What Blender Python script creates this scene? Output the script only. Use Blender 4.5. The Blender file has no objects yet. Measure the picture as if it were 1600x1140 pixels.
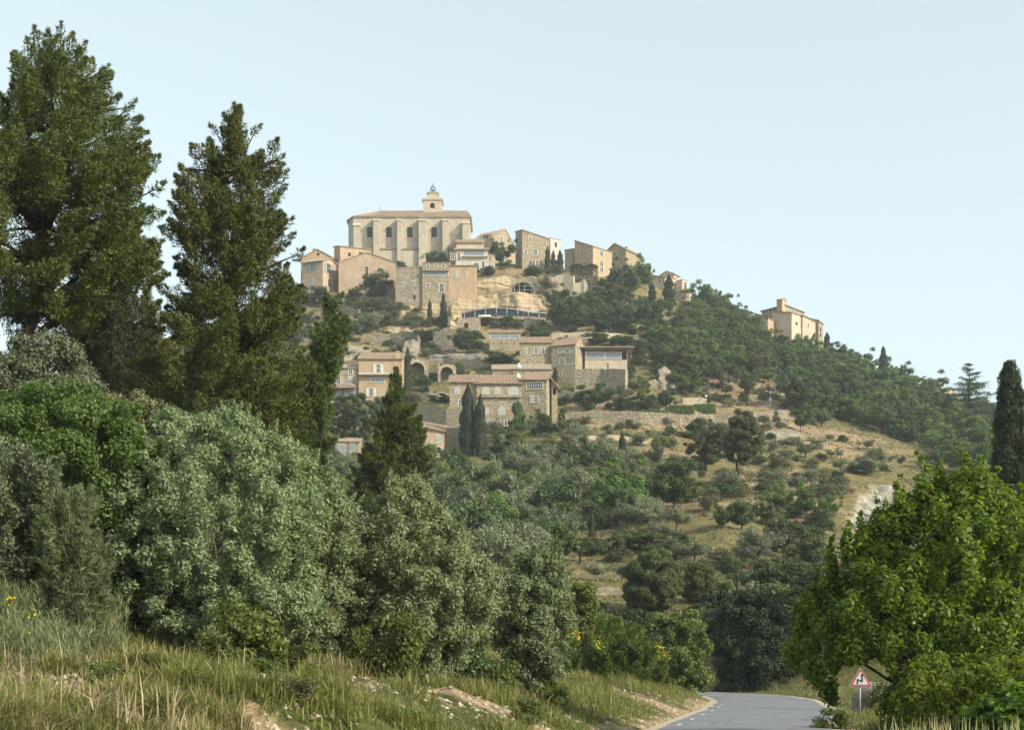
import bpy, math, random
import numpy as np
from mathutils import Vector, Matrix
R = math.radians
scene = bpy.context.scene
COL = scene.collection
rng = np.random.default_rng(7)
random.seed(7)

# ---------------------------------------------------------------- camera
F, CX, HY, CZ = 2200.0, 800.0, 1040.0, 1.7      # focal length and horizon in pixels of the 1600 px wide photograph; eye height
cam_d = bpy.data.cameras.new('camera')
cam_d.sensor_width = 36.0
cam_d.lens = F / 1600 * 36.0
cam_d.shift_y = (HY - 570) / 1600
cam_d.clip_end = 9000
cam_d.clip_start = 0.2
cam = bpy.data.objects.new('camera', cam_d)
cam.location = (0, 0, CZ)
cam.rotation_euler = (R(90), 0, 0)
COL.objects.link(cam)
scene.camera = cam
# ---------------------------------------------------------------- sky and sun
SUN_EL, SUN_AZ = R(30), R(121)                   # azimuth clockwise from +Y: low in the right, slightly behind the camera
world = bpy.data.worlds.new('World')
scene.world = world
world.use_nodes = True
wn = world.node_tree.nodes
wl = world.node_tree.links
sky = wn.new('ShaderNodeTexSky')
sky.sky_type = 'NISHITA'
sky.sun_disc = False
sky.sun_elevation = SUN_EL
sky.sun_rotation = SUN_AZ
sky.air_density = 1.0
sky.dust_density = 2.2
sky.ozone_density = 1.3
bg = wn['Background']
bg.inputs['Strength'].default_value = 0.15
hs = wn.new('ShaderNodeHueSaturation')
hs.inputs['Saturation'].default_value = 0.37
hs.inputs['Value'].default_value = 0.95
wl.new(sky.outputs[0], hs.inputs['Color'])
tint = wn.new('ShaderNodeMixRGB')
tint.blend_type = 'MULTIPLY'
tint.inputs[0].default_value = 1.0
tint.inputs[2].default_value = (0.97, 1.07, 0.99, 1)
wl.new(hs.outputs[0], tint.inputs[1])
veil = wn.new('ShaderNodeMixRGB')                 # thin high haze evens the sky out
veil.inputs[0].default_value = 0.45
veil.inputs[2].default_value = (2.08, 2.52, 2.74, 1)
wl.new(tint.outputs[0], veil.inputs[1])
wl.new(veil.outputs[0], bg.inputs['Color'])
sun_d = bpy.data.lights.new('sun', 'SUN')
sun_d.energy = 2.35
sun_d.angle = R(0.6)
sun_d.color = (1.0, 0.885, 0.71)
sun = bpy.data.objects.new('sun', sun_d)
sv = Vector((math.sin(SUN_AZ) * math.cos(SUN_EL), math.cos(SUN_AZ) * math.cos(SUN_EL), math.sin(SUN_EL)))
sun.rotation_euler = (-sv).to_track_quat('-Z', 'Y').to_euler()
sun.location = (60, -30, 200)
COL.objects.link(sun)
scene.view_settings.view_transform = 'Standard'
scene.view_settings.look = 'None'
scene.view_settings.exposure = 1.08
scene.view_settings.gamma = 1.0
cy = scene.cycles
cy.max_bounces = 5
cy.diffuse_bounces = 3
cy.glossy_bounces = 2
cy.transmission_bounces = 2
cy.volume_bounces = 0
cy.caustics_reflective = False
cy.caustics_refractive = False
cy.use_denoising = True
cy.denoiser = 'OPENIMAGEDENOISE'
cy.denoising_input_passes = 'RGB_ALBEDO_NORMAL'
cy.denoising_prefilter = 'ACCURATE'

# ---------------------------------------------------------------- helpers
def wpos(px, py, Y):
    return ((px - CX) / F * Y, Y, CZ + (HY - py) / F * Y)

def lin(v):                                       # sRGB 0-255 -> linear
    return tuple(((c / 255) / 12.92 if c / 255 <= 0.04045 else ((c / 255 + 0.055) / 1.055) ** 2.4) for c in v)

def mesh_np(name, V, Q, mats=(), smooth=False):
    """V (n,3), Q (m,3 or 4) -> mesh"""
    V = np.asarray(V, dtype=np.float32); Q = np.asarray(Q, dtype=np.int32)
    me = bpy.data.meshes.new(name)
    k = Q.shape[1]
    me.vertices.add(len(V)); me.vertices.foreach_set('co', V.ravel())
    me.loops.add(Q.size); me.loops.foreach_set('vertex_index', Q.ravel())
    me.polygons.add(len(Q))
    me.polygons.foreach_set('loop_start', np.arange(0, Q.size, k, dtype=np.int32))
    me.polygons.foreach_set('loop_total', np.full(len(Q), k, dtype=np.int32))
    if smooth:
        me.polygons.foreach_set('use_smooth', np.ones(len(Q), dtype=bool))
    me.update(calc_edges=True)
    for m in mats: me.materials.append(m)
    return me

class MB:
    """collects polygons of several shapes for ONE mesh"""
    def __init__(s): s.v = []; s.f = []; s.sm = []
    def poly(s, pts):
        i = len(s.v); s.v += [tuple(p) for p in pts]; s.f.append(tuple(range(i, i + len(pts)))); s.sm.append(False)
    def raw(s, vs, fs, smooth=False):
        i = len(s.v); s.v += [tuple(p) for p in vs]
        for f in fs: s.f.append(tuple(k + i for k in f)); s.sm.append(smooth)
    def obox(s, o, ax, ay, az):
        """box from corner o along three vectors"""
        o, ax, ay, az = map(Vector, (o, ax, ay, az))
        p = [o, o + ax, o + ax + ay, o + ay]
        p += [q + az for q in p]
        s.raw(p, [(0, 3, 2, 1), (4, 5, 6, 7), (0, 1, 5, 4), (1, 2, 6, 5), (2, 3, 7, 6), (3, 0, 4, 7)])
    def box(s, x0, y0, z0, x1, y1, z1):
        s.obox((x0, y0, z0), (x1 - x0, 0, 0), (0, y1 - y0, 0), (0, 0, z1 - z0))
    def tube(s, pts, rad, n=6, cap=True):
        pts = [Vector(p) for p in pts]
        if not hasattr(rad, '__len__'): rad = [rad] * len(pts)
        vs = []; fs = []
        for i, p in enumerate(pts):
            d = (pts[min(i + 1, len(pts) - 1)] - pts[max(i - 1, 0)]).normalized()
            a = d.cross(Vector((0, 0, 1)) if abs(d.z) < .95 else Vector((1, 0, 0))).normalized(); b = d.cross(a)
            for k in range(n):
                t = 2 * math.pi * k / n
                vs.append(p + (a * math.cos(t) + b * math.sin(t)) * rad[i])
        for i in range(len(pts) - 1):
            for k in range(n):
                fs.append((i * n + k, i * n + (k + 1) % n, (i + 1) * n + (k + 1) % n, (i + 1) * n + k))
        if cap:
            fs.append(tuple(reversed(range(n)))); fs.append(tuple(range((len(pts) - 1) * n, len(pts) * n)))
        s.raw(vs, fs, True)
    def mesh(s, name, mat):
        me = bpy.data.meshes.new(name)
        me.from_pydata(s.v, [], s.f); me.polygons.foreach_set('use_smooth', s.sm)
        me.materials.append(mat); me.update()
        return me
    def build(s, name, mat, parent=None):
        return add(name, s.mesh(name, mat), parent)

def add(name, data, parent=None, loc=(0, 0, 0), rz=0.0, sc=None):
    o = bpy.data.objects.new(name, data)
    COL.objects.link(o)
    o.location = loc; o.rotation_euler = (0, 0, rz)
    if sc is not None: o.scale = sc
    if parent is not None: o.parent = parent
    return o

def tag(o, label, cat, group=None, kind=None):
    if label: o['label'] = label
    if cat: o['category'] = cat
    if group: o['group'] = group
    if kind or label: o['kind'] = kind or 'thing'
    return o

# numpy value noise
_perm = np.random.default_rng(3).random((64, 64, 64)).astype(np.float32)
def noise3(x, y, z):
    x, y, z = np.broadcast_arrays(np.asarray(x, float), np.asarray(y, float), np.asarray(z, float))
    xi, yi, zi = np.floor(x).astype(int), np.floor(y).astype(int), np.floor(z).astype(int)
    fx, fy, fz = x - xi, y - yi, z - zi
    fx, fy, fz = [t * t * (3 - 2 * t) for t in (fx, fy, fz)]
    g = lambda a, b, c: _perm[(xi + a) & 63, (yi + b) & 63, (zi + c) & 63]
    l = lambda a, b, t: a + (b - a) * t
    return l(l(l(g(0,0,0), g(1,0,0), fx), l(g(0,1,0), g(1,1,0), fx), fy), l(l(g(0,0,1), g(1,0,1), fx), l(g(0,1,1), g(1,1,1), fx), fy), fz) * 2 - 1
def fbm(x, y, z=0.0, o=4):
    t = 0; a = 1.0; f = 1.0
    for i in range(o):
        t = t + a * noise3(np.asarray(x) * f + 17.3 * i, np.asarray(y) * f + 5.1 * i, np.asarray(z) * f + 3.7 * i); a *= .5; f *= 2.03
    return t
def sstep(a, b, x):
    t = np.clip((np.asarray(x, float) - a) / (b - a), 0, 1); return t * t * (3 - 2 * t)

# ---------------------------------------------------------------- terrain height
MAIN = [(960,105),(900,130),(850,150),(800,178),(750,208),(700,240),(650,278),(600,310),(550,342),(500,372),(450,402),(422,424)]
def zc(py, Y): return CZ + (HY - py) / F * Y
def colm(pairs, z0=4.0, back=0.32):
    p = [(70, z0)] + [(Y, zc(py, Y)) for py, Y in pairs]
    Yt, zt = p[-1]
    p += [(Yt + 45, zt + 1), (Yt + 200, zt + 1 - 155 * back), (1200, 5)]
    return p
COLS = [
 (-600, [(70,7),(150,10),(300,30),(430,48),(600,30),(1200,5)]),
 (0,   [(70,6.5),(150,10),(250,34),(350,58),(430,78),(600,50),(1200,5)]),
 (250, [(70,6),(120,9),(200,27),(300,56),(430,102),(480,100),(700,40),(1200,5)]),
 (400, colm([(960,105),(850,150),(760,205),(700,240),(650,278),(600,310),(550,342),(505,380),(472,420)], 5)),
 (470, colm(MAIN[:-2] + [(462,396),(446,424)], 5)),
 (545, colm(MAIN + [(413,438)], 4.5)),
 (700, colm(MAIN + [(412,440)], 3.6)),
 (850, colm(MAIN + [(414,440)], 2.6)),
 (950, colm(MAIN + [(424,436)], 2)),
 (1010, colm(MAIN[:-1] + [(438,424)], 1.6)),
 (1100, colm([(960,105),(900,128),(850,150),(800,178),(750,212),(700,250),(668,283),(640,302),(600,328),(550,362),(500,398),(472,425)], 1)),
 (1200, colm([(960,105),(900,128),(850,150),(800,178),(750,212),(700,255),(668,288),(640,306),(600,334),(560,372),(530,415)], 1)),
 (1300, colm([(960,105),(900,128),(850,152),(800,182),(750,220),(700,266),(670,296),(640,322),(600,362),(575,400),(560,430)], 1)),
 (1400, colm([(960,105),(900,128),(850,152),(800,184),(750,228),(720,258),(700,284),(680,312),(650,352),(620,400),(604,430)], 1)),
 (1500, colm([(960,105),(900,128),(850,152),(800,190),(760,230),(730,270),(700,314),(670,370),(645,430)], 1)),
 (1600, colm([(960,105),(900,128),(850,155),(800,200),(770,240),(740,290),(710,340),(690,380),(668,430)], 1)),
 (2000, colm([(960,105),(850,155),(800,220),(770,300),(745,430)], 1)),
 (2600, colm([(960,105),(880,155),(850,220),(830,300),(815,430)], 1)),
]
_cu = np.array([(c[0] - CX) / F for c in COLS])
_Yg = np.arange(0, 1201, 3.0)
_T = np.array([np.interp(_Yg, [q[0] for q in c[1]], [q[1] for q in c[1]]) for c in COLS])
_k = np.hanning(9); _k /= _k.sum()
_T = np.array([np.convolve(np.pad(r, 4, mode='edge'), _k, 'valid') for r in _T])
_ug = np.linspace(_cu[0], _cu[-1], 600)
_T2 = np.array([np.interp(_ug, _cu, _T[:, j]) for j in range(len(_Yg))]).T     # u x Y
_k2 = np.hanning(17); _k2 /= _k2.sum()
_T2 = np.array([np.convolve(np.pad(_T2[:, j], 8, mode='edge'), _k2, 'valid') for j in range(len(_Yg))]).T
def hill(X, Y):
    u = np.clip(X / np.maximum(Y, 1), _ug[0], _ug[-1])
    a = (u - _ug[0]) / (_ug[1] - _ug[0]); b = np.clip(Y, 0, 1199) / 3.0
    ai = np.clip(a.astype(int), 0, len(_ug) - 2); bi = np.clip(b.astype(int), 0, len(_Yg) - 2)
    fa, fb = a - ai, b - bi
    return (_T2[ai, bi] * (1 - fa) * (1 - fb) + _T2[ai + 1, bi] * fa * (1 - fb) + _T2[ai, bi + 1] * (1 - fa) * fb + _T2[ai + 1, bi + 1] * fa * fb)
ROAD_Y = [-60, 0, 20, 37, 57, 70, 79, 86, 92, 98, 106, 140]
ROAD_X = [-12, -0.8, 2.9, 6.1, 10.4, 12.6, 13.2, 12.6, 10.6, 6.0, -4, -60]
_ry = np.linspace(-60, 140, 800)
_rx = np.interp(_ry, ROAD_Y, ROAD_X)
_k3 = np.hanning(41); _k3 /= _k3.sum()
_rx = np.convolve(np.pad(_rx, 20, mode='edge'), _k3, 'valid')
HW = 2.25
def road_s(X, Y): return X - np.interp(Y, _ry, _rx)
BANK_T = [0, 1, 3, 5, 9, 12, 18, 25, 40, 80]
BANK_Z = [0.05, 0.35, 1.05, 1.4, 1.9, 2.7, 4.8, 6.5, 8.5, 12]
def near(X, Y):
    s = road_s(X, Y)
    tl = -s - HW - 0.45; tr = s - HW - 0.4
    z = np.where(s < 0, np.interp(tl, BANK_T, BANK_Z), np.interp(tr, [0, 1, 3, 10, 40], [0.02, 0.2, 0.4, 0.7, 1.5]))
    z = np.where((tl < 0) & (tr < 0), -0.03, z)
    rough = np.clip(np.maximum(tl, tr) / 2.5, 0, 1)
    return z + rough * (0.22 * fbm(X * .35, Y * .35, 1.0, 3) + 0.07 * fbm(X * 1.7, Y * 1.7, 4.0, 3))
def chalk(X, Y):
    """1 inside the eroded pale scar beside the roadside tree"""
    px = X / np.maximum(Y, 1) * F + CX + 14 * fbm(X * .15, Y * .15, 31.0, 3)
    c = np.interp(Y, [150, 165, 185, 205, 222], [1326, 1340, 1350, 1375, 1395]); w = np.interp(Y, [146, 158, 185, 200, 212, 222], [0, 16, 24, 36, 26, 0])
    return sstep(1.0, .6, np.abs(px - c) / np.maximum(w, .1)) * (Y > 140) * (Y < 230)
def H(X, Y):
    X = np.asarray(X, float); Y = np.asarray(Y, float)
    w = sstep(60, 92, Y)
    s = road_s(X, Y)
    h = hill(X, Y)
    n = fbm(X * .045, Y * .045, 2.0, 4)
    t = h / 4.2 + 0.55 * fbm(X * .02, Y * .02, 9.0, 2)
    ft = t - np.floor(t)
    ter = (sstep(0.72, 1.0, ft) - ft) * 4.2
    h2 = h + sstep(110, 150, Y) * (0.62 * ter * sstep(-.5, .4, noise3(X * .012, Y * .012, 5.0)) + 0.9 * n + .3 * fbm(X * .3, Y * .3, 6.0, 2)) + 0.3 * n
    cm = chalk(X, Y)
    h2 = h2 - cm * (1.6 * np.abs(noise3(X * .33 + Y * .05, Y * .04, 21.0)) + .7 * np.abs(noise3(X * .9, Y * .12, 22.0)))
    # the road cut keeps the far end of the road level
    c = sstep(HW + 0.3, HW + 14, np.abs(s)) * 1.0
    h2 = np.where(Y < 112, h2 * c + (1 - c) * 0.0 - 0.03 * (1 - c), h2)
    nr = near(X, Y)
    return nr * (1 - w) + h2 * w
def hit(px, py, Y0=96.0, Y1=640.0):
    """where the sight line through a photograph pixel meets the ground"""
    Y = np.arange(Y0, Y1, 0.5)
    X = (px - CX) / F * Y
    z = CZ + (HY - py) / F * Y
    g = H(X, Y)
    i = np.nonzero(g >= z)[0]
    if len(i) == 0:
        i = [int(np.argmin(z - g))]
    return float(X[i[0]]), float(Y[i[0]]), float(g[i[0]])
def ground(x, y): return float(H(np.array([x]), np.array([y]))[0])
# ---------------------------------------------------------------- materials
def newmat(name):
    m = bpy.data.materials.new(name); m.use_nodes = True
    nt = m.node_tree; nt.nodes.clear()
    out = nt.nodes.new('ShaderNodeOutputMaterial')
    return m, nt, out
def N(nt, t, **kw):
    n = nt.nodes.new('ShaderNode' + t)
    for k, v in kw.items(): setattr(n, k, v)
    return n
def ramp(nt, fac, stops):
    r = N(nt, 'ValToRGB'); e = r.color_ramp.elements
    while len(e) < len(stops): e.new(0.5)
    for i, (p, c) in enumerate(stops):
        e[i].position = p; e[i].color = (*c, 1)
    nt.links.new(fac, r.inputs[0]); return r.outputs[0]
def noise(nt, vec, scale, detail=4, rough=.6, out='Fac'):
    n = N(nt, 'TexNoise'); n.inputs['Scale'].default_value = scale; n.inputs['Detail'].default_value = detail; n.inputs['Roughness'].default_value = rough
    if vec is not None: nt.links.new(vec, n.inputs['Vector'])
    return n.outputs[out]
def mixc(nt, fac, a, b, bt='MIX'):
    m = N(nt, 'MixRGB', blend_type=bt)
    for s, i in ((fac, 0), (a, 1), (b, 2)):
        if hasattr(s, 'links'): nt.links.new(s, m.inputs[i])
        elif i == 0: m.inputs[0].default_value = s
        else: m.inputs[i].default_value = (*s, 1)
    return m.outputs[0]
def math_(nt, op, a, b=0.0, clamp=False):
    m = N(nt, 'Math', operation=op, use_clamp=clamp)
    for s, i in ((a, 0), (b, 1)):
        if hasattr(s, 'links'): nt.links.new(s, m.inputs[i])
        else: m.inputs[i].default_value = s
    return m.outputs[0]
def pbsdf(nt, col, rough=.85, spec=.25, bump=None, dist=.1, strength=.6):
    p = N(nt, 'BsdfPrincipled')
    p.inputs['Roughness'].default_value = rough; p.inputs['Specular IOR Level'].default_value = spec
    if hasattr(col, 'links'): nt.links.new(col, p.inputs['Base Color'])
    else: p.inputs['Base Color'].default_value = (*col, 1)
    if bump is not None:
        b = N(nt, 'Bump'); b.inputs['Strength'].default_value = strength; b.inputs['Distance'].default_value = dist
        nt.links.new(bump, b.inputs['Height']); nt.links.new(b.outputs[0], p.inputs['Normal'])
    return p.outputs[0]
def stretch(nt, vec, s):
    m = N(nt, 'Mapping'); m.inputs['Scale'].default_value = s; nt.links.new(vec, m.inputs['Vector']); return m.outputs[0]
def geo(nt): return N(nt, 'NewGeometry')

def leaf_mat(name, stops, trans=.3, tcol=None, rough=.55, obj_var=.3, spec=.3):
    m, nt, out = newmat(name)
    g = geo(nt)
    oi = N(nt, 'ObjectInfo')
    c = ramp(nt, g.outputs['Random Per Island'], stops)
    big = noise(nt, stretch(nt, g.outputs['Position'], (.6, .6, .6)), 1.0, 2)
    c = mixc(nt, math_(nt, 'MULTIPLY', math_(nt, 'SUBTRACT', big, .45, True), 1.6, True), c, stops[-1][1])
    h = N(nt, 'HueSaturation')
    # every plant of a kind a little lighter, darker, yellower
    v = math_(nt, 'ADD', math_(nt, 'MULTIPLY', oi.outputs['Random'], obj_var * 2), 1 - obj_var)
    nt.links.new(v, h.inputs['Value'])
    r2 = math_(nt, 'FRACT', math_(nt, 'MULTIPLY', oi.outputs['Random'], 7.31))
    nt.links.new(math_(nt, 'ADD', math_(nt, 'MULTIPLY', r2, .05), .475), h.inputs['Hue'])
    nt.links.new(c, h.inputs['Color'])
    c = h.outputs[0]
    p = pbsdf(nt, c, rough, spec)
    t = N(nt, 'BsdfTranslucent')
    tc = mixc(nt, 1.0, c, tcol or (1.3, 1.45, .7), 'MULTIPLY')
    nt.links.new(tc, t.inputs['Color'])
    mx = N(nt, 'MixShader'); mx.inputs[0].default_value = trans
    nt.links.new(p, mx.inputs[1]); nt.links.new(t.outputs[0], mx.inputs[2]); nt.links.new(mx.outputs[0], out.inputs[0])
    return m
LM = {
 'silver': leaf_mat('silver_leaf', [(0, (.145,.178,.086)), (.5, (.226,.268,.135)), (1, (.305,.346,.196))], .34, (1.1,1.2,.7), .5, .1),
 'pine':   leaf_mat('pine_needle', [(0, (.046,.068,.017)), (.5, (.090,.115,.028)), (1, (.155,.172,.042))], .24, (1.2,1.25,.5), .5, .1),
 'dullpine': leaf_mat('dull_pine_needle', [(0, (.036,.046,.020)), (.6, (.062,.070,.030)), (1, (.095,.090,.042))], .15, (1.2,1.2,.6), .6, .1),
 'lime':   leaf_mat('bright_leaf', [(0, (.046,.094,.012)), (.5, (.100,.166,.020)), (1, (.190,.265,.032))], .45, (1.5,1.5,.45), .45, .06),
 'bush':   leaf_mat('green_bush_leaf', [(0, (.060,.095,.024)), (.5, (.105,.140,.034)), (1, (.155,.185,.05))], .32, (1.3,1.4,.5), .5, .15),
 'oak': leaf_mat('dark_oak_leaf', [(0, (.036,.058,.020)), (.6, (.068,.100,.032)), (1, (.115,.145,.048))], .22, (1.2,1.3,.6), .45, .3),
 'wood': leaf_mat('wood_leaf', [(0, (.062,.100,.026)), (.6, (.108,.158,.040)), (1, (.165,.210,.060))], .3, (1.2,1.35,.5), .5, .42),
 'olive': leaf_mat('olive_leaf', [(0, (.105,.124,.066)), (.5, (.170,.190,.108)), (1, (.240,.255,.155))], .24, (1.1,1.2,.7), .5, .25),
 'cypress': leaf_mat('cypress_leaf', [(0, (.017,.027,.013)), (.6, (.030,.044,.019)), (1, (.052,.066,.026))], .1, (1.2,1.2,.7), .6, .15),
 'hillpine': leaf_mat('hill_pine_needle', [(0, (.044,.060,.022)), (.6, (.080,.100,.036)), (1, (.122,.138,.052))], .2, (1.2,1.3,.6), .55, .22),
 'scrub': leaf_mat('scrub_leaf', [(0, (.085,.090,.042)), (.6, (.140,.142,.068)), (1, (.200,.190,.100))], .24, (1.1,1.2,.6), .6, .28),
 'hedge':  leaf_mat('clipped_leaf', [(0, (.055,.095,.020)), (.6, (.095,.145,.030)), (1, (.145,.190,.045))], .25, (1.3,1.4,.5), .5, .1),
 'straw': leaf_mat('dry_grass_blade', [(0, (.27,.22,.115)), (.5, (.40,.335,.18)), (1, (.52,.45,.27))], .35, (1.1,1.1,.8), .6, .1, .2),
 'grass': leaf_mat('green_grass_blade', [(0, (.125,.150,.042)), (.5, (.205,.215,.066)), (1, (.33,.305,.125))], .38, (1.2,1.25,.6), .55, .1, .2),
 'broom':  leaf_mat('broom_stem', [(0, (.105,.130,.060)), (.5, (.16,.185,.090)), (1, (.23,.245,.13))], .25, (1.2,1.3,.6), .55, .1),
 'tussock': leaf_mat('tussock_blade', [(0, (.13,.115,.055)), (.5, (.20,.17,.085)), (1, (.27,.23,.125))], .3, (1.1,1.1,.8), .6, .1, .2),
 'yellow': leaf_mat('yellow_petal', [(0, (.60,.47,.02)), (1, (.78,.62,.04))], .3, (1,1,.6), .6, .05),
 'white':  leaf_mat('white_petal', [(0, (.45,.45,.38)), (1, (.65,.62,.52))], .3, (1,1,1), .6, .05),
}
def bark_mat(name, a, b):
    m, nt, out = newmat(name); g = geo(nt)
    n = noise(nt, stretch(nt, g.outputs['Position'], (6, 6, 1.2)), 1.5, 6)
    nt.links.new(pbsdf(nt, ramp(nt, n, [(.3, a), (.7, b)]), .95, .1, n, .05, .8), out.inputs[0]); return m
BARK = bark_mat('bark', (.05,.038,.028), (.13,.10,.075))
BARK_G = bark_mat('grey_bark', (.10,.09,.075), (.22,.20,.17))
BARK_D = bark_mat('dark_bark', (.020,.016,.013), (.055,.043,.033))

def wall_mat(name, a, b, stain, sc=1.0, bumpy=.5, stone=0.0):
    """lime render or rubble masonry: broad patches, streaks of rain wear, stones"""
    m, nt, out = newmat(name); g = geo(nt); P = g.outputs['Position']
    n1 = noise(nt, P, .22 * sc, 5, .65); n2 = noise(nt, stretch(nt, P, (1.2, 1.2, .25)), .9 * sc, 4); n3 = noise(nt, P, 3.5, 3); n4 = noise(nt, stretch(nt, P, (1, 1, .6)), .8, 5, .7)
    c = ramp(nt, n1, [(.32, a), (.68, b)])
    c = mixc(nt, .75, c, mixc(nt, 1.0, c, ramp(nt, n4, [(.34, (.62, .62, .63)), (.62, (1.12, 1.1, 1.07))]), 'MULTIPLY'))
    c = mixc(nt, math_(nt, 'MULTIPLY', math_(nt, 'SUBTRACT', n2, .5, True), 2.6, True), c, stain)
    bump = n3
    if stone:
        v = N(nt, 'TexVoronoi', feature='F1'); v.inputs['Scale'].default_value = 1.0; v.inputs['Randomness'].default_value = .8
        nt.links.new(stretch(nt, P, (1.7, 1.7, 3.2)), v.inputs['Vector'])
        sep = N(nt, 'SeparateColor'); nt.links.new(v.outputs['Color'], sep.inputs[0])
        c = mixc(nt, stone, c, ramp(nt, sep.outputs[0], [(0, tuple(x * .74 for x in a)), (.5, a), (1, tuple(min(1, x * 1.12) for x in b))]))
        d = math_(nt, 'MULTIPLY', math_(nt, 'SUBTRACT', v.outputs['Distance'], .42, True), 2.2, True)
        c = mixc(nt, d, c, tuple(x * .8 for x in stain))
        bump = math_(nt, 'SUBTRACT', n3, v.outputs['Distance'])
    else:
        c = mixc(nt, .35, c, ramp(nt, n3, [(.3, tuple(x * .8 for x in a)), (.7, b)]))
    nt.links.new(pbsdf(nt, c, .92, .12, bump, .12, bumpy), out.inputs[0]); return m
WM = {
 'church': wall_mat('church_limestone', (0.436,0.374,0.283), (0.524,0.461,0.365), (0.367,0.314,0.237), .8, .35),
 'stone':  wall_mat('rubble_stone', (0.325,0.265,0.178), (0.451,0.373,0.263), (0.271,0.223,0.155), 1, .5, .5),
 'grey':   wall_mat('grey_rubble_stone', (0.304,0.256,0.184), (0.418,0.353,0.258), (0.218,0.186,0.138), 1, .5, .5),
 'ochre':  wall_mat('ochre_render', (0.426,0.301,0.189), (0.508,0.366,0.242), (0.344,0.244,0.160), 1, .3),
 'pink':   wall_mat('pinkish_render', (0.450,0.325,0.219), (0.524,0.390,0.275), (0.360,0.269,0.185), 1, .3),
 'cream':  wall_mat('cream_render', (0.489,0.401,0.292), (0.576,0.488,0.365), (0.393,0.323,0.237), 1, .3),
 'pale':   wall_mat('pale_render', (0.524,0.470,0.392), (0.594,0.541,0.465), (0.419,0.374,0.310), 1, .3),
 'dry':    wall_mat('dry_stone', (0.216,0.184,0.131), (0.315,0.269,0.197), (0.171,0.141,0.102), 1, .65, .7),
}
def rock_mat(name, a, b, c_):
    m, nt, out = newmat(name); g = geo(nt); P = g.outputs['Position']
    n1 = noise(nt, stretch(nt, P, (.25, .25, 1.3)), 1.0, 7, .7); n2 = noise(nt, P, 1.6, 5)
    c = ramp(nt, n1, [(.30, c_), (.45, a), (.68, b)])
    c = mixc(nt, math_(nt, 'MULTIPLY', math_(nt, 'SUBTRACT', n2, .52, True), 2, True), c, c_)
    nt.links.new(pbsdf(nt, c, .95, .1, n1, .5, .9), out.inputs[0]); return m
ROCK = rock_mat('limestone_rock', (.36,.275,.17), (.48,.385,.26), (.19,.145,.095))
ROCK_G = rock_mat('grey_limestone_rock', (.24,.205,.155), (.36,.315,.245), (.12,.10,.078))
ROCK_W = rock_mat('chalky_rock', (.30,.27,.22), (.42,.385,.325), (.17,.15,.12))
def roof_mat(name, a, b, c_):
    m, nt, out = newmat(name); g = geo(nt); P = g.outputs['Position']
    n1 = noise(nt, P, 2.6, 3, .7); n2 = noise(nt, P, .5, 3)
    c = ramp(nt, n1, [(.33, a), (.5, b), (.66, c_)])
    c = mixc(nt, math_(nt, 'MULTIPLY', math_(nt, 'SUBTRACT', n2, .48, True), 2.2, True), c, (.25,.20,.145))
    nt.links.new(pbsdf(nt, c, .9, .15, n1, .05, .5), out.inputs[0]); return m
TILE = roof_mat('clay_tile', (.195,.120,.080), (.275,.185,.125), (.36,.275,.20))
TILE_G = roof_mat('weathered_tile', (.24,.18,.13), (.34,.26,.19), (.43,.34,.26))
def flat_mat(name, c, rough=.6, spec=.3, metal=0.0, var=.15, sc=4.0):
    m, nt, out = newmat(name); g = geo(nt)
    n = noise(nt, g.outputs['Position'], sc, 4)
    col = ramp(nt, n, [(.3, tuple(x * (1 - var) for x in c)), (.7, tuple(x * (1 + var) for x in c))])
    p = pbsdf(nt, col, rough, spec)
    p.node.inputs['Metallic'].default_value = metal
    nt.links.new(p, out.inputs[0]); return m
M = {
 'glass': flat_mat('window_glass', (.035,.042,.05), .12, .6),
 'church_glass': flat_mat('leaded_glass', (.045,.038,.032), .5, .25),
 'paleglass': flat_mat('curtained_glass', (.20,.23,.25), .15, .6),
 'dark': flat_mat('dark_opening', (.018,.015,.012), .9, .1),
 'frame': flat_mat('stone_surround', (.56,.49,.38), .85, .15),
 'white': flat_mat('white_paint', (.66,.64,.58), .6, .3),
 'greyblue': flat_mat('grey_shutter_paint', (.27,.28,.28), .6, .3),
 'paleshut': flat_mat('pale_shutter_paint', (.41,.40,.36), .6, .3),
 'brown': flat_mat('brown_wood_and_shade', (.12,.075,.045), .7, .2),  # wood of doors; also colours the panel painted in as terrace shade
 'metal': flat_mat('galvanised_metal', (.40,.41,.42), .4, .5, .6),
 'iron': flat_mat('wrought_iron', (.05,.048,.045), .6, .4, .3),
 'tarp': flat_mat('dark_blue_netting', (.035,.042,.06), .8, .2),
 'canvas': flat_mat('grey_canvas', (.30,.31,.31), .8, .2),
 'signred': flat_mat('sign_red', (.30,.05,.045), .4, .4, 0, .06),
 'signwhite': flat_mat('sign_white', (.42,.43,.43), .5, .3, 0, .2),
 'signblack': flat_mat('sign_black', (.012,.012,.014), .4, .4, 0, .06),
 'signgrey': flat_mat('sign_back_grey', (.25,.26,.27), .5, .4, .3, .06),
 'concrete': flat_mat('old_concrete', (.36,.33,.28), .9, .15, 0, .25, 2.0),
 'line': flat_mat('worn_white_line', (.58,.58,.55), .7, .2, 0, .25, 3.0),
}
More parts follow.
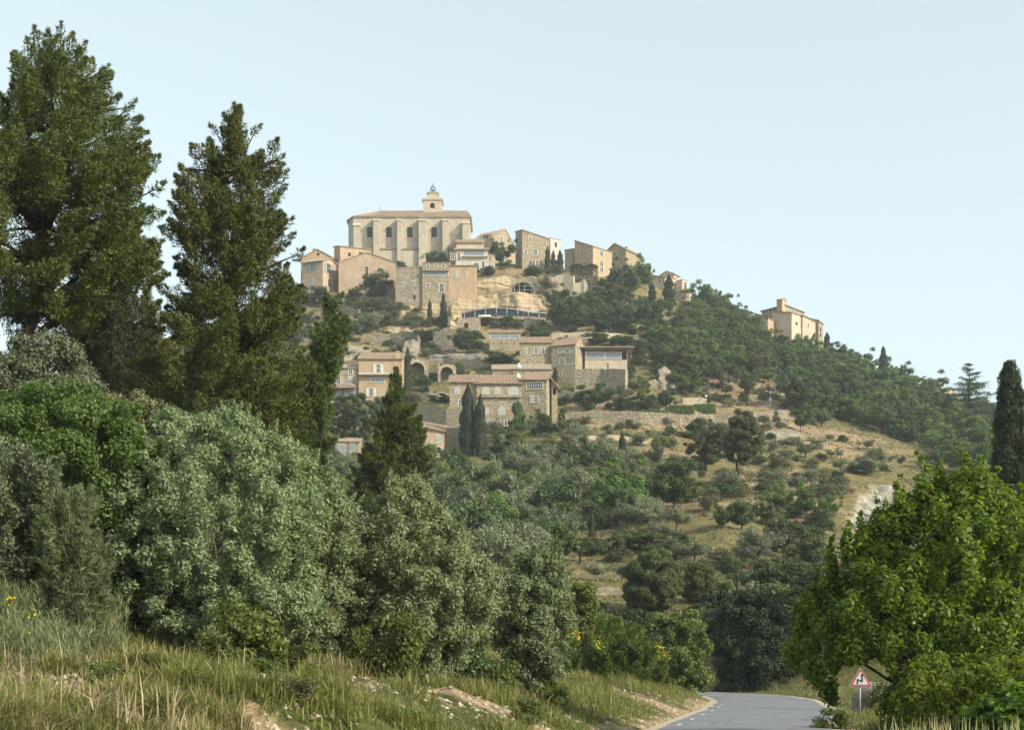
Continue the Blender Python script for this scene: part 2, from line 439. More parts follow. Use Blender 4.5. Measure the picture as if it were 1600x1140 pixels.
def terrain_mat():
    m, nt, out = newmat('hillside_ground'); g = geo(nt); P = g.outputs['Position']
    at = N(nt, 'Attribute', attribute_name='cover'); sep = N(nt, 'SeparateColor'); nt.links.new(at.outputs['Color'], sep.inputs[0])
    n1 = noise(nt, P, .06, 6, .7); n2 = noise(nt, P, .55, 5, .65); n3 = noise(nt, P, 3.0, 4, .7)
    dry = ramp(nt, n2, [(.3, (.155,.135,.055)), (.5, (.25,.195,.09)), (.7, (.335,.255,.13))])
    grn = ramp(nt, n2, [(.3, (.055,.072,.024)), (.55, (.10,.112,.038)), (.75, (.17,.16,.065))])
    c = mixc(nt, ramp(nt, n1, [(.42, (0,0,0)), (.60, (1,1,1))]), grn, dry)
    c = mixc(nt, sep.outputs[0], c, dry)
    c = mixc(nt, sep.outputs[2], c, grn)
    earth = ramp(nt, n3, [(.3, (.25,.165,.095)), (.55, (.38,.265,.165)), (.75, (.47,.37,.26))])
    c = mixc(nt, 1.0, c, (.76,.80,.74), 'MULTIPLY')
    e = math_(nt, 'MULTIPLY', sep.outputs[1], ramp(nt, n2, [(.38, (0,0,0)), (.52, (1,1,1))]))
    c = mixc(nt, e, c, earth)
    c = mixc(nt, math_(nt, 'MULTIPLY', at.outputs['Alpha'], ramp(nt, n2, [(.30, (.2,.2,.2)), (.5, (1,1,1))])), c, ramp(nt, noise(nt, stretch(nt, P, (.7,.7,.25)), 1.0, 5, .7), [(.3, (.25,.215,.165)), (.5, (.42,.385,.32)), (.7, (.56,.52,.45))]))
    c = mixc(nt, .5, c, mixc(nt, 1.0, c, ramp(nt, n3, [(.3, (.5,.5,.5)), (.7, (1.35,1.35,1.35))]), 'MULTIPLY'))
    nt.links.new(pbsdf(nt, c, .95, .1, n3, .3, .8), out.inputs[0]); return m
def road_mat():
    m, nt, out = newmat('worn_asphalt'); g = geo(nt); P = g.outputs['Position']
    n1 = noise(nt, P, .5, 5, .6); n2 = noise(nt, P, 22, 3)
    c = ramp(nt, n1, [(.3, (.155,.16,.17)), (.7, (.225,.23,.24))])
    n3 = noise(nt, P, .16, 3, .5); c = mixc(nt, math_(nt, 'MULTIPLY', math_(nt, 'SUBTRACT', n3, .5, True), 5, True), c, (.125,.128,.135))
    v = N(nt, 'TexVoronoi', feature='DISTANCE_TO_EDGE'); v.inputs['Scale'].default_value = .45; nt.links.new(mixc(nt, .25, P, noise(nt, P, 1.2, 3, .6, 'Color'), 'ADD'), v.inputs['Vector'])
    c = mixc(nt, ramp(nt, v.outputs['Distance'], [(.0, (.7,.7,.7)), (.03, (0,0,0))]), c, (.06,.06,.065))
    c = mixc(nt, .3, c, ramp(nt, n2, [(.3, (.08,.08,.09)), (.7, (.30,.30,.31))]))
    nt.links.new(pbsdf(nt, c, .85, .25, n2, .01, .5), out.inputs[0]); return m
TERR, ROADM = terrain_mat(), road_mat()
GRAVEL = flat_mat('pale_gravel', (.42,.36,.27), .95, .1, 0, .3, 9.0)

# ---------------------------------------------------------------- ground
def build_ground():
    Yr = np.concatenate([np.linspace(-45, 6, 18), np.geomspace(7, 640, 520), np.geomspace(660, 3000, 24)])
    un = np.concatenate([np.linspace(-1.6, -.46, 50), np.linspace(-.455, .455, 560), np.linspace(.46, 1.6, 50)])
    U, YY = np.meshgrid(un, Yr)
    XX = U * (np.maximum(YY, 0) * 1.0 + 30 * (YY < 6) + 30 * (YY >= 6) * np.exp(-(np.maximum(YY, 6) - 6) / 20))
    Z = H(XX, YY)
    far = sstep(700, 1500, YY); Z = Z * (1 - far) + far * (0 + 0 * Z)
    V = np.stack([XX, YY, Z], -1).reshape(-1, 3)
    r, c = XX.shape
    i = (np.arange(r - 1)[:, None] * c + np.arange(c - 1)[None]).ravel()
    Q = np.stack([i, i + 1, i + c + 1, i + c], -1)
    me = mesh_np('ground', V, Q, [TERR], True)
    # cover map: red = dry grass, green = bare earth, blue = green cover
    X, Y = V[:, 0], V[:, 1]
    s = road_s(X, Y)
    px = X / np.maximum(Y, 1) * F + CX
    nz = fbm(X * .05, Y * .05, 8.0, 3); nf = fbm(X * .4, Y * .4, 3.0, 3)
    dry = sstep(960, 1030, px) * sstep(1500, 1380, px) * sstep(120, 150, Y) * sstep(320, 285, Y)
    dry = np.maximum(dry, sstep(840, 900, px) * sstep(1130, 1080, px) * sstep(95, 105, Y) * sstep(165, 150, Y))
    grn = np.clip(sstep(330, 350, Y) * sstep(1040, 1120, px) + sstep(300, 330, Y) * sstep(1230, 1290, px) + sstep(560, 520, px) * sstep(60, 90, Y), 0, 1)
    earth = dry * sstep(0.0, .7, nz) * .8
    earth = np.maximum(earth, sstep(255, 268, Y) * sstep(305, 292, Y) * sstep(840, 900, px) * sstep(1420, 1330, px))
    earth = np.maximum(earth, sstep(318, 335, Y) * sstep(450, 420, Y) * sstep(1060, 1000, px) * sstep(460, 480, px) * .5)
    earth = np.maximum(earth, sstep(296, 304, Y) * sstep(345, 330, Y) * sstep(1085, 1115, px) * sstep(1260, 1230, px) * .9)
    dry = np.maximum(dry, sstep(320, 340, Y) * sstep(1060, 1000, px) * .8)
    nearm = sstep(75, 60, Y)
    tl = -s - HW
    earth = np.maximum(earth, nearm * (sstep(1.6, .5, tl) * (s < 0) + sstep(.9, .2, s - HW) * (s > 0)) * .9)
    earth = np.maximum(earth, nearm * sstep(.34, .6, fbm(X * .22, Y * .22, 12.0, 3)) * (s < 0) * (px > 380) * .9)
    dry = np.maximum(dry, nearm * sstep(.1, .7, nf) * .7); grn = np.maximum(grn, nearm * .75)
    colr = np.stack([np.clip(dry, 0, 1), np.clip(earth, 0, 1), np.clip(grn, 0, 1), chalk(X, Y)], -1).astype(np.float32)
    a = me.color_attributes.new('cover', 'FLOAT_COLOR', 'POINT'); a.data.foreach_set('color', colr.ravel())
    o = add('ground', me); o['kind'] = 'structure'; o['label'] = 'dry grassy hillside and roadside bank'
    # road: one strip along its centre line, with a crowned surface
    ys = np.linspace(-40, 118, 320); xs = np.interp(ys, _ry, _rx)
    d = np.stack([np.gradient(xs), np.gradient(ys)], -1); d /= np.linalg.norm(d, axis=1)[:, None]
    nrm = np.stack([d[:, 1], -d[:, 0]], -1)
    def strip(name, offs, zs, mat, kind_label):
        V = []
        for o_, z_ in zip(offs, zs):
            w = o_ + .10 * fbm(ys * .6, ys * 0 + o_, 2.0, 3) * (abs(o_) > 2)
            V.append(np.stack([xs + nrm[:, 0] * w, ys + nrm[:, 1] * w, np.full_like(ys, z_)], -1))
        V = np.stack(V, 1); r, c = V.shape[:2]
        i = (np.arange(r - 1)[:, None] * c + np.arange(c - 1)[None]).ravel()
        ob = add(name, mesh_np(name, V.reshape(-1, 3), np.stack([i, i + 1, i + c + 1, i + c], -1), [mat], True))
        ob['kind'] = 'structure'; ob['label'] = kind_label
    strip('road_shoulder', [-HW - .75, -HW, HW, HW + .6], [.0, .018, .018, .0], GRAVEL, 'pale gravel shoulder along the road')
    strip('road', [-HW, -1.2, 0, 1.2, HW], [.035, .055, .07, .055, .035], ROADM, 'grey asphalt country road')
    mb = MB()
    for y in np.arange(10, 62, 4.2):
        for off in (-HW + .22,):
            q = []
            for yy in (y, y + .9):
                x = float(np.interp(yy, _ry, _rx)); q.append((x + off, yy)); q.append((x + off + .11, yy))
            mb.poly([(q[0][0], q[0][1], .052), (q[1][0], q[1][1], .052), (q[3][0], q[3][1], .052), (q[2][0], q[2][1], .052)])
    o = mb.build('road_markings', M['line']); o['kind'] = 'structure'; o['label'] = 'broken white edge line on the road'
build_ground()
# ---------------------------------------------------------------- leaves, crowns, trunks
def unit(a): return a / np.maximum(np.linalg.norm(a, axis=-1, keepdims=True), 1e-9)
def leaf_quads(P, Nn, L, W, axis=None, fold=.15, r=rng):
    """one lozenge leaf per point: P points, Nn leaf normals, optional growth axis"""
    n = len(P)
    if axis is None: axis = r.normal(size=(n, 3))
    S = unit(np.cross(axis, Nn)); A = unit(np.cross(Nn, S))
    L = np.broadcast_to(np.asarray(L, float), (n,))[:, None] * r.uniform(.7, 1.3, (n, 1)); W = np.broadcast_to(np.asarray(W, float), (n,))[:, None] * r.uniform(.75, 1.25, (n, 1))
    up = Nn * L * fold
    V = np.stack([P - A * L * .5, P + S * W * .5 - up * .5 , P + A * L * .5, P - S * W * .5 - up * .5], 1).reshape(-1, 3)
    Q = np.arange(4 * n).reshape(-1, 4)
    return V, Q
def clump_leaves(C, Rr, per, L, W, r, flat=.85, up=.3, jit=.75, mode='leaf', axis_up=.8, shell=.45):
    """leaves on the outside of foliage clumps"""
    k = np.maximum(6, (per * Rr ** 2 / np.mean(Rr ** 2)).astype(int))
    idx = np.repeat(np.arange(len(C)), k)
    n = len(idx)
    d = unit(r.normal(size=(n, 3)) + np.array([0, 0, .15]))
    rad = Rr[idx][:, None] * (r.random((n, 1)) ** shell)
    off = d * rad * (1 + .22 * r.normal(size=(n, 1)).clip(-2, 2) * .6)
    off[:, 2] *= flat
    P = C[idx] + off
    if mode == 'leaf':
        Nn = unit(d + jit * r.normal(size=(n, 3)) + np.array([0, 0, up]))
        return leaf_quads(P, Nn, L, W, None, .15, r)
    ax = unit(d * (1 - axis_up) + np.array([0, 0, axis_up]) + .35 * r.normal(size=(n, 3)))   # needles and shoots point up and out
    Nn = unit(np.cross(ax, r.normal(size=(n, 3))) + .6 * d)
    return leaf_quads(P, Nn, L, W, ax, .05, r)
def limb(mb, p0, p1, r0, r1, r, sag=.12, seg=5, n=6):
    p0, p1 = np.array(p0, float), np.array(p1, float)
    L = np.linalg.norm(p1 - p0); b = r.normal(size=3) * sag * L; b[2] = abs(b[2]) * .6
    t = np.linspace(0, 1, seg + 1)[:, None]
    pts = p0 + (p1 - p0) * t + b * (t * (1 - t)) * 2 + r.normal(size=(seg + 1, 3)) * .012 * L * (t * (1 - t) * 4)
    mb.tube(pts, [r0 + (r1 - r0) * float(k) for k in t[:, 0]], n, False)
    return pts

def plume_leaves(C, O, Rr, per, L, W, r, rise=.9, long=2.5, spread=.7):
    """upswept plumes of needles or sprays of narrow leaves; O = outward direction of each plume"""
    A = unit(O * 1.0 + np.array([0, 0, 1.0]) * (rise if hasattr(rise, '__len__') else np.full((len(C), 1), rise)) + .28 * r.normal(size=C.shape))
    k = np.maximum(10, (per * Rr ** 2 / np.mean(Rr ** 2)).astype(int)); idx = np.repeat(np.arange(len(C)), k); n = len(idx)
    t = r.random(n) ** .85
    a = A[idx]; u = unit(np.cross(a, np.array([.3, .2, 1.0]))); v = np.cross(a, u)
    th = r.random(n) * 6.283; rad = unit(u * np.cos(th)[:, None] + v * np.sin(th)[:, None])
    prof = np.sin(np.pi * (.12 + .86 * t)) ** .7 * (1 - .5 * t) * (1 + .3 * np.sin(t * 17 + idx * 2.3))
    q = (Rr[idx] * .85 * prof * (.35 + .65 * r.random(n) ** .5))[:, None]
    P = C[idx] + a * ((t - .45) * long * Rr[idx])[:, None] + rad * q
    ax = unit(a * .8 + rad * spread + .3 * r.normal(size=(n, 3)))
    Nn = unit(np.cross(np.cross(ax, rad), ax) + .45 * r.normal(size=(n, 3)))
    return leaf_quads(P, Nn, L, W, ax, .06, r)

PROTO = {}
def proto(kind, var, crown, trunk, size):
    PROTO.setdefault(kind, []).append((crown, trunk, size))

def crown_mesh(name, parts, mat):
    V = []; Q = []; k = 0
    for v, q in parts:
        V.append(v); Q.append(q + k); k += len(v)
    return mesh_np(name, np.concatenate(V), np.concatenate(Q), [mat])

def make_round(kind, var, w, h, clear, ncl, cr, per, L, W, mat, bark, tr, r, flat=.85, lumpy=.25, top=1.0, up=.3, nlimb=7, shape='dome'):
    """broad-leaved tree: crown of many leaf clumps over a limbed trunk; h total, clear = height of bare stem"""
    C = []; Rr = []
    ch = h - clear
    lob = [(r.uniform(0, 6.28), r.uniform(-.3, .9), r.uniform(.15, .15 + lumpy)) for _ in range(7)]
    for i in range(ncl):
        d = unit(r.normal(size=3) + np.array([0, 0, .25]))
        rad = r.random() ** .42
        s = 1.0
        az = math.atan2(d[1], d[0])
        for a, e, m_ in lob:
            s += m_ * max(0, math.cos(az - a)) ** 3 * max(0, 1 - abs(d[2] - e) * 1.6) - m_ * .28
        q = d * rad * s
        if shape == 'umbrella': q[2] = q[2] if q[2] > 0 else q[2] * .35
        c = np.array([q[0] * w * .5 * .84, q[1] * w * .5 * .84, clear + ch * (.5 if shape != 'umbrella' else .38) + q[2] * ch * (.42 if shape != 'umbrella' else .52)])
        if shape == 'cone':
            f = 1 - max(0, min(1, (c[2] - clear) / ch)); c[0] *= .25 + 1.1 * f; c[1] *= .25 + 1.1 * f
        C.append(c); Rr.append(cr * w * r.uniform(.65, 1.35))
    C = np.array(C); Rr = np.array(Rr)
    for ax_ in (0, 1):                                                    # bring the crown to its stated size
        lo, hi = np.percentile(C[:, ax_] - Rr * .9, 4), np.percentile(C[:, ax_] + Rr * .9, 96)
        C[:, ax_] = (C[:, ax_] - (lo + hi) / 2) * w / (hi - lo)
    lo, hi = (C[:, 2] - Rr * flat).min(), (C[:, 2] + Rr * flat).max()
    C[:, 2] = clear + (C[:, 2] - lo) * (h - clear) / (hi - lo)
    cm = crown_mesh(kind + '_crown', [clump_leaves(C, Rr, per, L, W, r, flat, up, .5)], mat)
    mb = MB()
    top_p = np.array([r.normal() * .05 * w, r.normal() * .05 * w, clear + ch * .45])
    pts = limb(mb, (0, 0, -.8), top_p, tr, tr * .45, r, .05, 7, 8)
    order = r.permutation(ncl)[:nlimb]
    for i in order:
        p0 = pts[r.integers(3, len(pts))]
        limb(mb, p0, C[i], tr * .42, tr * .12, r)
    proto(kind, var, cm, mb.mesh(kind + '_trunk', bark), (w, h))

def make_cypress(kind, w, h, n, L, W, mat, r):
    z = r.random(n) ** .9
    lump = 1 + .16 * np.sin(z * 23 + r.random() * 6) 
    az = r.random(n) * 2 * np.pi
    prof = np.interp(z, [0, .04, .15, .45, .75, .92, 1], [.55, .8, .97, 1, .72, .36, .04]) * lump
    prof = prof * (1 + .20 * fbm(np.cos(az) * 1.6 + r.random() * 9, np.sin(az) * 1.6, z * h * .55, 3))
    rad = prof * w * .5 * (1 - .35 * r.random(n) ** 2)
    P = np.stack([np.cos(az) * rad, np.sin(az) * rad, z * h * .99], -1)
    d = np.stack([np.cos(az), np.sin(az), np.full(n, .25)], -1)
    ax = unit(np.array([0, 0, 1.0]) + .35 * d + .25 * r.normal(size=(n, 3)))
    V, Q = leaf_quads(P, unit(d + .5 * r.normal(size=(n, 3))), L, W, ax, .1, r)
    mb = MB(); mb.tube([(0, 0, -.8), (0, 0, h * .5), (0, 0, h * .9)], [w * .09, w * .07, .02], 6)
    proto(kind, 0, mesh_np(kind + '_crown', V, Q, [mat]), mb.mesh(kind + '_trunk', BARK), (w, h))

def make_shrub(kind, w, h, ncl, cr, per, L, W, mat, r, flat=.9, up=.3, mode='leaf'):
    a = r.random(ncl) * 6.283; q = r.random(ncl) ** .5 * .40 * w
    zz = r.random(ncl) ** .8
    C = np.stack([np.cos(a) * q * (1 - .35 * zz), np.sin(a) * q * (1 - .35 * zz), cr * w * .5 + zz * (h - cr * w * 1.1)], -1)
    Rr = cr * w * r.uniform(.65, 1.35, ncl)
    proto(kind, 0, crown_mesh(kind, [clump_leaves(C, Rr, per, L, W, r, flat, up, mode=mode)], mat), None, (w, h))

_r = np.random.default_rng(11)
for v in range(5):
    make_round('oak', v, 6.5, 6.2, .25, 60, .105, 190, .26, .17, LM['oak'], BARK, .2, _r, lumpy=.45)
for v in range(6):
    make_round('wood', v, 7, 7.5, .5, 76, .095, 180, .28, .18, LM['wood'], BARK_G, .2, _r, lumpy=.6)
for v in range(4):
    make_round('olive', v, 4.6, 4.0, .7, 44, .12, 150, .19, .09, LM['olive'], BARK_G, .2, _r, lumpy=.6, nlimb=9)
for v in range(3):
    make_round('hillpine', v, 7, 8, 2.4, 60, .095, 210, .26, .09, LM['hillpine'], BARK_D, .22, _r, flat=.6, lumpy=.6, up=.6, nlimb=12)
for v in range(2):
    make_round('stonepine', v, 9, 8, 1.7, 95, .08, 230, .24, .09, LM['hillpine'], BARK_D, .26, _r, flat=.75, lumpy=.25, up=.6, nlimb=14)
for v in range(3):
    make_cypress('cypress', 2.2, 9.5, 7000, .34, .13, LM['cypress'], _r)
for v in range(4):
    make_shrub('shrub', 3, 2.3, 18, .17, 150, .2, .13, LM['oak'], _r)
for v in range(4):
    make_shrub('scrub', 2.6, 1.7, 16, .18, 120, .17, .08, LM['scrub'], _r)
for v in range(3):
    make_shrub('greenbush', 3, 2.4, 18, .17, 170, .2, .12, LM['bush'], _r)
for v in range(2):
    make_round('brighttree', v, 5, 6, 1.6, 40, .12, 190, .25, .16, LM['bush'], BARK, .16, _r, lumpy=.5)

def put(kind, X, Y, z, w, h, label, cat, group=None, name=None, var=None, rz=None):
    ps = PROTO[kind]
    crown, trunk, (w0, h0) = ps[var % len(ps) if var is not None else random.randrange(len(ps))]
    sc = (w / w0, w / w0, h / h0)
    rz = random.uniform(0, 6.28) if rz is None else rz
    if trunk is None:
        o = add(name or cat.replace(' ', '_'), crown, None, (X, Y, z), rz, sc)
        return tag(o, label, cat, group)
    root = add(name or cat.replace(' ', '_'), None, None, (X, Y, z), rz, sc)
    root.empty_display_size = .5
    add('crown', crown, root); add('trunk', trunk, root)
    return tag(root, label, cat, group)

NAMES = {'oak': ('oak_tree', 'tree'), 'wood': ('leafy_tree', 'tree'), 'olive': ('olive_tree', 'olive tree'), 'hillpine': ('pine_tree', 'pine'), 'stonepine': ('umbrella_pine', 'pine'),
         'cypress': ('cypress_tree', 'cypress'), 'shrub': ('shrub', 'shrub'), 'scrub': ('shrub', 'shrub'), 'greenbush': ('bush', 'bush'), 'brighttree': ('leafy_tree', 'tree')}
def at(kind, px, pb, w, h, label, group=None, Y0=96.0, dz=0.0, d=None):
    """a hillside plant by its foot in the photograph and its size in photograph pixels"""
    X, Y, z = hit(px, pb, Y0) if d is None else (lambda q: (q[0], q[1], ground(q[0], q[1])))(wpos(px, pb, d))
    s = Y / F
    nm, cat = NAMES[kind]
    return put(kind, X, Y, z - .15 + dz, w * s, h * s, label, cat, group, nm)

# ---------------------------------------------------------------- hero plants of the foreground, built to their own outline
def hero_clumps(prof, px0, pb, d, n, cr, r, depth=1.0, shell=.5, squash=1.0, gaps=0):
    """clump centres (local to the foot) inside an outline given as (py, left px, right px)"""
    s = d / F
    prof = sorted(prof)
    ys = np.array([p[0] for p in prof], float); l = np.array([p[1] for p in prof], float); rt = np.array([p[2] for p in prof], float)
    yy = np.linspace(ys[0], ys[-1], 400)
    wd = np.interp(yy, ys, rt - l)
    cdf = np.cumsum(wd ** 1.35); cdf /= cdf[-1]
    py = np.interp(r.random(n), cdf, yy)
    hw = np.interp(py, ys, (rt - l) / 2); c = np.interp(py, ys, (rt + l) / 2)
    a = r.random(n) * 6.283; q = r.random(n) ** shell
    crp = cr / s
    eff = np.maximum(hw - crp * .3, hw * .25)
    X = (c + np.cos(a) * q * eff - px0) * s; Yd = np.sin(a) * q * eff * s * depth
    Z = (pb - py) * s
    keep = np.ones(n, bool)
    if gaps:
        keep = noise3(X / gaps, Yd / gaps, Z / gaps + 3.3) > -.55
    C = np.stack([X, Yd, Z], -1)[keep]
    Rr = cr * r.uniform(.6, 1.35, len(C)) * np.clip(np.interp((C[:, 2] / -s + pb), ys, (rt - l) / 2) / (crp * 1.2), .45, 1)
    return C, Rr
def hero(name, label, cat, d, px0, pb, prof, n, cr, per, L, W, mat, bark, tr, lean=(0, 0), mode='leaf', flat=.85, up=.3, depth=1.0, shell=.45, gaps=0, nlimb=24, seed=1, sink=.5, trunk_to=.8, axis_up=.75, jit=.75, extra=None, group=None, rise=(.35, 1.5), long=2.5, hole=None, shoots=0):
    r = np.random.default_rng(seed)
    X, Y, Z = wpos(px0, pb, d)
    C, Rr = hero_clumps(prof, px0, pb, d, int(n * 1.5), cr, r, depth, shell, 1, gaps)
    if extra:
        s = d / F
        E = [((x - px0) * s, r.uniform(-.4, .4), (pb - y) * s) for x, y, q in extra]
        C = np.concatenate([C, E]); Rr = np.concatenate([Rr, [q * s for x, y, q in extra]])
    root = add(name, None, None, (X, Y, Z)); root.empty_display_size = .5
    tag(root, label, cat, group)
    s = d / F
    if hole:                                          # the crown leaves a gap over the verge
        cx_, cz_ = C[:, 0] / s + px0, pb - C[:, 2] / s
        k = ~((cx_ > hole[0]) & (cx_ < hole[2]) & (cz_ > hole[1] + 12) & (cz_ < hole[3])); C, Rr = C[k], Rr[k]
    if mode == 'plume':
        zf = np.clip(C[:, 2] / max(C[:, 2].max(), .1), 0, 1)
        tx = lean[0] * s * zf; O = np.stack([C[:, 0] - tx, C[:, 1], 0 * zf], -1); O = O / np.maximum(np.linalg.norm(O, axis=1).max() * .35, np.linalg.norm(O, axis=1))[:, None]
        ri = (rise[0] + (rise[1] - rise[0]) * zf ** 1.5)[:, None]
        lv = plume_leaves(C, O, Rr, per, L, W, r, ri, long)
    else: lv = clump_leaves(C, Rr, per, L, W, r, flat, up, jit, mode, axis_up)
    if hole:
        Vq = lv[0].reshape(-1, 4, 3); m_ = Vq.mean(1); yy = Y + m_[:, 1]
        qx = (X + m_[:, 0]) / yy * F + CX; qy = HY - (Z + m_[:, 2] - CZ) / yy * F
        k = ((qx - (hole[0] + hole[2]) / 2) / ((hole[2] - hole[0]) / 2)) ** 2 + ((qy - (hole[1] + hole[3]) / 2) / ((hole[3] - hole[1]) / 2)) ** 2 > 1 + .55 * fbm(qx * .06, qy * .06, 3.0, 3)
        lv = (Vq[k].reshape(-1, 3), np.arange(4 * k.sum()).reshape(-1, 4))
    parts = [lv]
    if shoots:                                        # young shoots standing out of the outline
        Cs = C[r.integers(0, len(C), shoots * 3)]; hd = unit(Cs - np.array([0, 0, C[:, 2].mean() * .8])); far = np.argsort(-(np.abs(Cs[:, 0]) / np.abs(C[:, 0]).max() + Cs[:, 2] / C[:, 2].max() + .25 * r.random(len(Cs))))[:shoots]
        Cs, hd = Cs[far], hd[far]
        parts.append(plume_leaves(Cs + hd * cr * 1.05, hd, cr * r.uniform(.22, .5, shoots), max(24, per // 5), L, W, r, r.uniform(.2, 1.3, (shoots, 1)), 4.2, .6))
    add('crown', crown_mesh(name + '_crown', parts, mat), root)
    mb = MB()
    ytop = min(p[0] for p in prof)
    H_ = (pb - ytop) * s
    top = np.array([lean[0] * s, 0, H_ * trunk_to])
    g = ground(X, Y) - Z - sink
    pts = limb(mb, (0, 0, min(0, g)), top, tr, tr * .18, r, .025, 12, 9)
    ne = len(extra) if extra else 0
    for i in list(r.permutation(len(C))[:nlimb]) + list(range(len(C) - ne, len(C))):
        if hole and C[i][0] / s + px0 < hole[2] + 30 and pb - C[i][2] / s > hole[1] - 50: continue
        zz = C[i][2] - np.linalg.norm(C[i][:2]) * r.uniform(.25, .7)
        k = int(np.clip(np.searchsorted([p[2] for p in pts], zz), 1, len(pts) - 1))
        if cat in ('shrub', 'bush'): k = min(k, 3)
        f = 1 - k / len(pts)
        limb(mb, pts[k], C[i], tr * (.12 + .35 * f), tr * .05, r, .1, 6, 5)
    mb.build('trunk', bark, root)
    return root
# upright leaders of the roadside tree: tip and length in photograph pixels
SPIRES = []
for _x, _y, _l in ((1440, 700, 75), (1508, 697, 60), (1553, 733, 60), (1404, 742, 60), (1470, 715, 50), (1348, 796, 60), (1322, 815, 50), (1300, 836, 60), (1278, 888, 50), (1592, 756, 60), (1248, 940, 50), (1375, 775, 50), (1528, 712, 40), (1262, 915, 40)):
    for _k in range(6):
        SPIRES.append((_x + random.uniform(-1, 1) * (1 + _k), _y + _l * _k / 5 + 4, 4.5 + 1.9 * _k))
# ---------------------------------------------------------------- foreground trees and shrubs
hero('pine_tree', 'tallest dark pine with a broad cone crown beside the second tall pine', 'pine', 44, 2, 560,
     [(42,70,86),(75,44,122),(110,22,150),(150,-8,178),(200,-40,203),(250,-70,243),(300,-100,250),(350,-110,246),(400,-110,240),(440,-100,212),(480,-80,160),(515,-60,110)],
     350, .46, 450, .16, .033, LM['pine'], BARK_D, .30, (80, 0), 'plume', 1.1, shell=.40, gaps=1.5, nlimb=70, seed=3,
     extra=[(215,215,16),(205,170,12),(165,118,12),(130,82,12),(238,258,16),(250,300,14),(235,405,16),(225,420,14),(100,60,12),(38,66,12),(180,190,14)])
hero('pine_tree', 'tall slimmer pine with forked upswept branch tips beside the tallest pine', 'pine', 47, 335, 640,
     [(180,368,384),(205,330,408),(235,303,430),(265,288,432),(300,275,428),(340,266,436),(380,268,430),(415,280,440),(450,275,462),(500,250,478),(550,225,480),(600,205,478),(650,230,474),(690,330,470)],
     280, .44, 440, .16, .033, LM['pine'], BARK_D, .27, (40, 0), 'plume', 1.1, shell=.44, gaps=1.3, nlimb=80, seed=5,
     extra=[(437,250,9),(440,275,12),(434,300,15),(425,320,18),(452,352,10),(446,370,13),(432,388,16),(420,400,18),(330,196,9),(400,205,10),(290,270,10),(275,330,12),(468,400,12)])
hero('pine_tree', 'dull brownish pine crowded between the two tall pines', 'pine', 54, 165, 700,
     [(430,140,190),(470,110,225),(520,95,238),(570,105,245),(620,140,250),(665,160,250)],
     150, .5, 420, .17, .032, LM['dullpine'], BARK_D, .2, (0, 0), 'plume', .9, gaps=1.0, nlimb=40, seed=8)
hero('pine_tree', 'small pointed pine seen in the gap between the two tall pines', 'pine', 58, 232, 620,
     [(436,229,236),(470,216,246),(510,206,258),(560,196,268),(600,190,270)],
     60, .34, 330, .17, .034, LM['pine'], BARK_D, .13, (0, 0), 'plume', 1.3, nlimb=16, seed=9)
hero('pine_tree', 'narrow leaning pine in front of the ochre corner house', 'pine', 62, 478, 800,
     [(452,514,526),(480,504,537),(520,492,541),(560,480,532),(600,460,522),(640,446,516),(690,434,512),(760,425,508)],
     170, .38, 360, .18, .036, LM['pine'], BARK_D, .12, (38, 0), 'plume', 1.2, nlimb=24, seed=10)
hero('pine_tree', 'young conical pine standing alone behind the silver shrubs', 'pine', 76, 612, 805,
     [(572,614,621),(600,606,630),(640,594,646),(680,580,660),(720,564,668),(760,548,668),(795,545,655)],
     200, .45, 400, .2, .042, LM['pine'], BARK_D, .18, (5, 0), 'plume', 1.3, nlimb=24, seed=12, gaps=.9)
hero('silver_shrub', 'largest silvery shrub, wide and domed, below the slimmer tall pine', 'shrub', 30, 330, 1045,
     [(648,262,372),(672,232,425),(705,205,462),(745,172,492),(795,150,515),(850,152,520),(905,155,510),(955,165,500),(1000,212,460),(1035,285,420)],
     449, .21, 190, .095, .042, LM['silver'], BARK_G, .12, (0, 0), flat=1.0, up=.45, shell=.38, jit=.6, shoots=110, nlimb=40, seed=14, trunk_to=.5, gaps=.7,
     extra=[(268,652,16),(290,660,18),(362,648,17),(380,660,18),(440,690,16),(230,690,14)])
hero('silver_shrub', 'silvery shrub growing into the flank of the largest silver shrub', 'shrub', 32, 475, 1030,
     [(700,425,470),(735,400,520),(790,395,556),(850,400,562),(915,420,555),(975,430,535),(1010,450,520)],
     214, .21, 190, .095, .042, LM['silver'], BARK_G, .1, (0, 0), flat=1.0, up=.45, shell=.38, jit=.6, shoots=110, nlimb=25, seed=15, trunk_to=.5, gaps=.7)
hero('silver_shrub', 'tall ragged silvery shrub under the young conical pine', 'shrub', 33, 655, 1075,
     [(752,600,660),(785,572,688),(830,560,722),(880,545,772),(930,540,785),(980,545,775),(1025,570,730),(1060,600,690)],
     331, .21, 190, .095, .042, LM['silver'], BARK_G, .11, (0, 0), flat=1.0, up=.45, shell=.38, jit=.6, shoots=110, nlimb=30, seed=16, trunk_to=.5, gaps=.7)
hero('silver_shrub', 'smallest silvery shrub, upright, at the grassy end of the silver row', 'shrub', 36, 825, 1110,
     [(870,800,862),(892,775,886),(930,764,896),(980,762,892),(1030,772,886),(1070,790,862),(1100,805,842)],
     204, .21, 190, .095, .042, LM['silver'], BARK_G, .08, (0, 0), flat=1.0, up=.45, shell=.38, jit=.6, shoots=110, nlimb=20, seed=17, trunk_to=.5, gaps=.7)
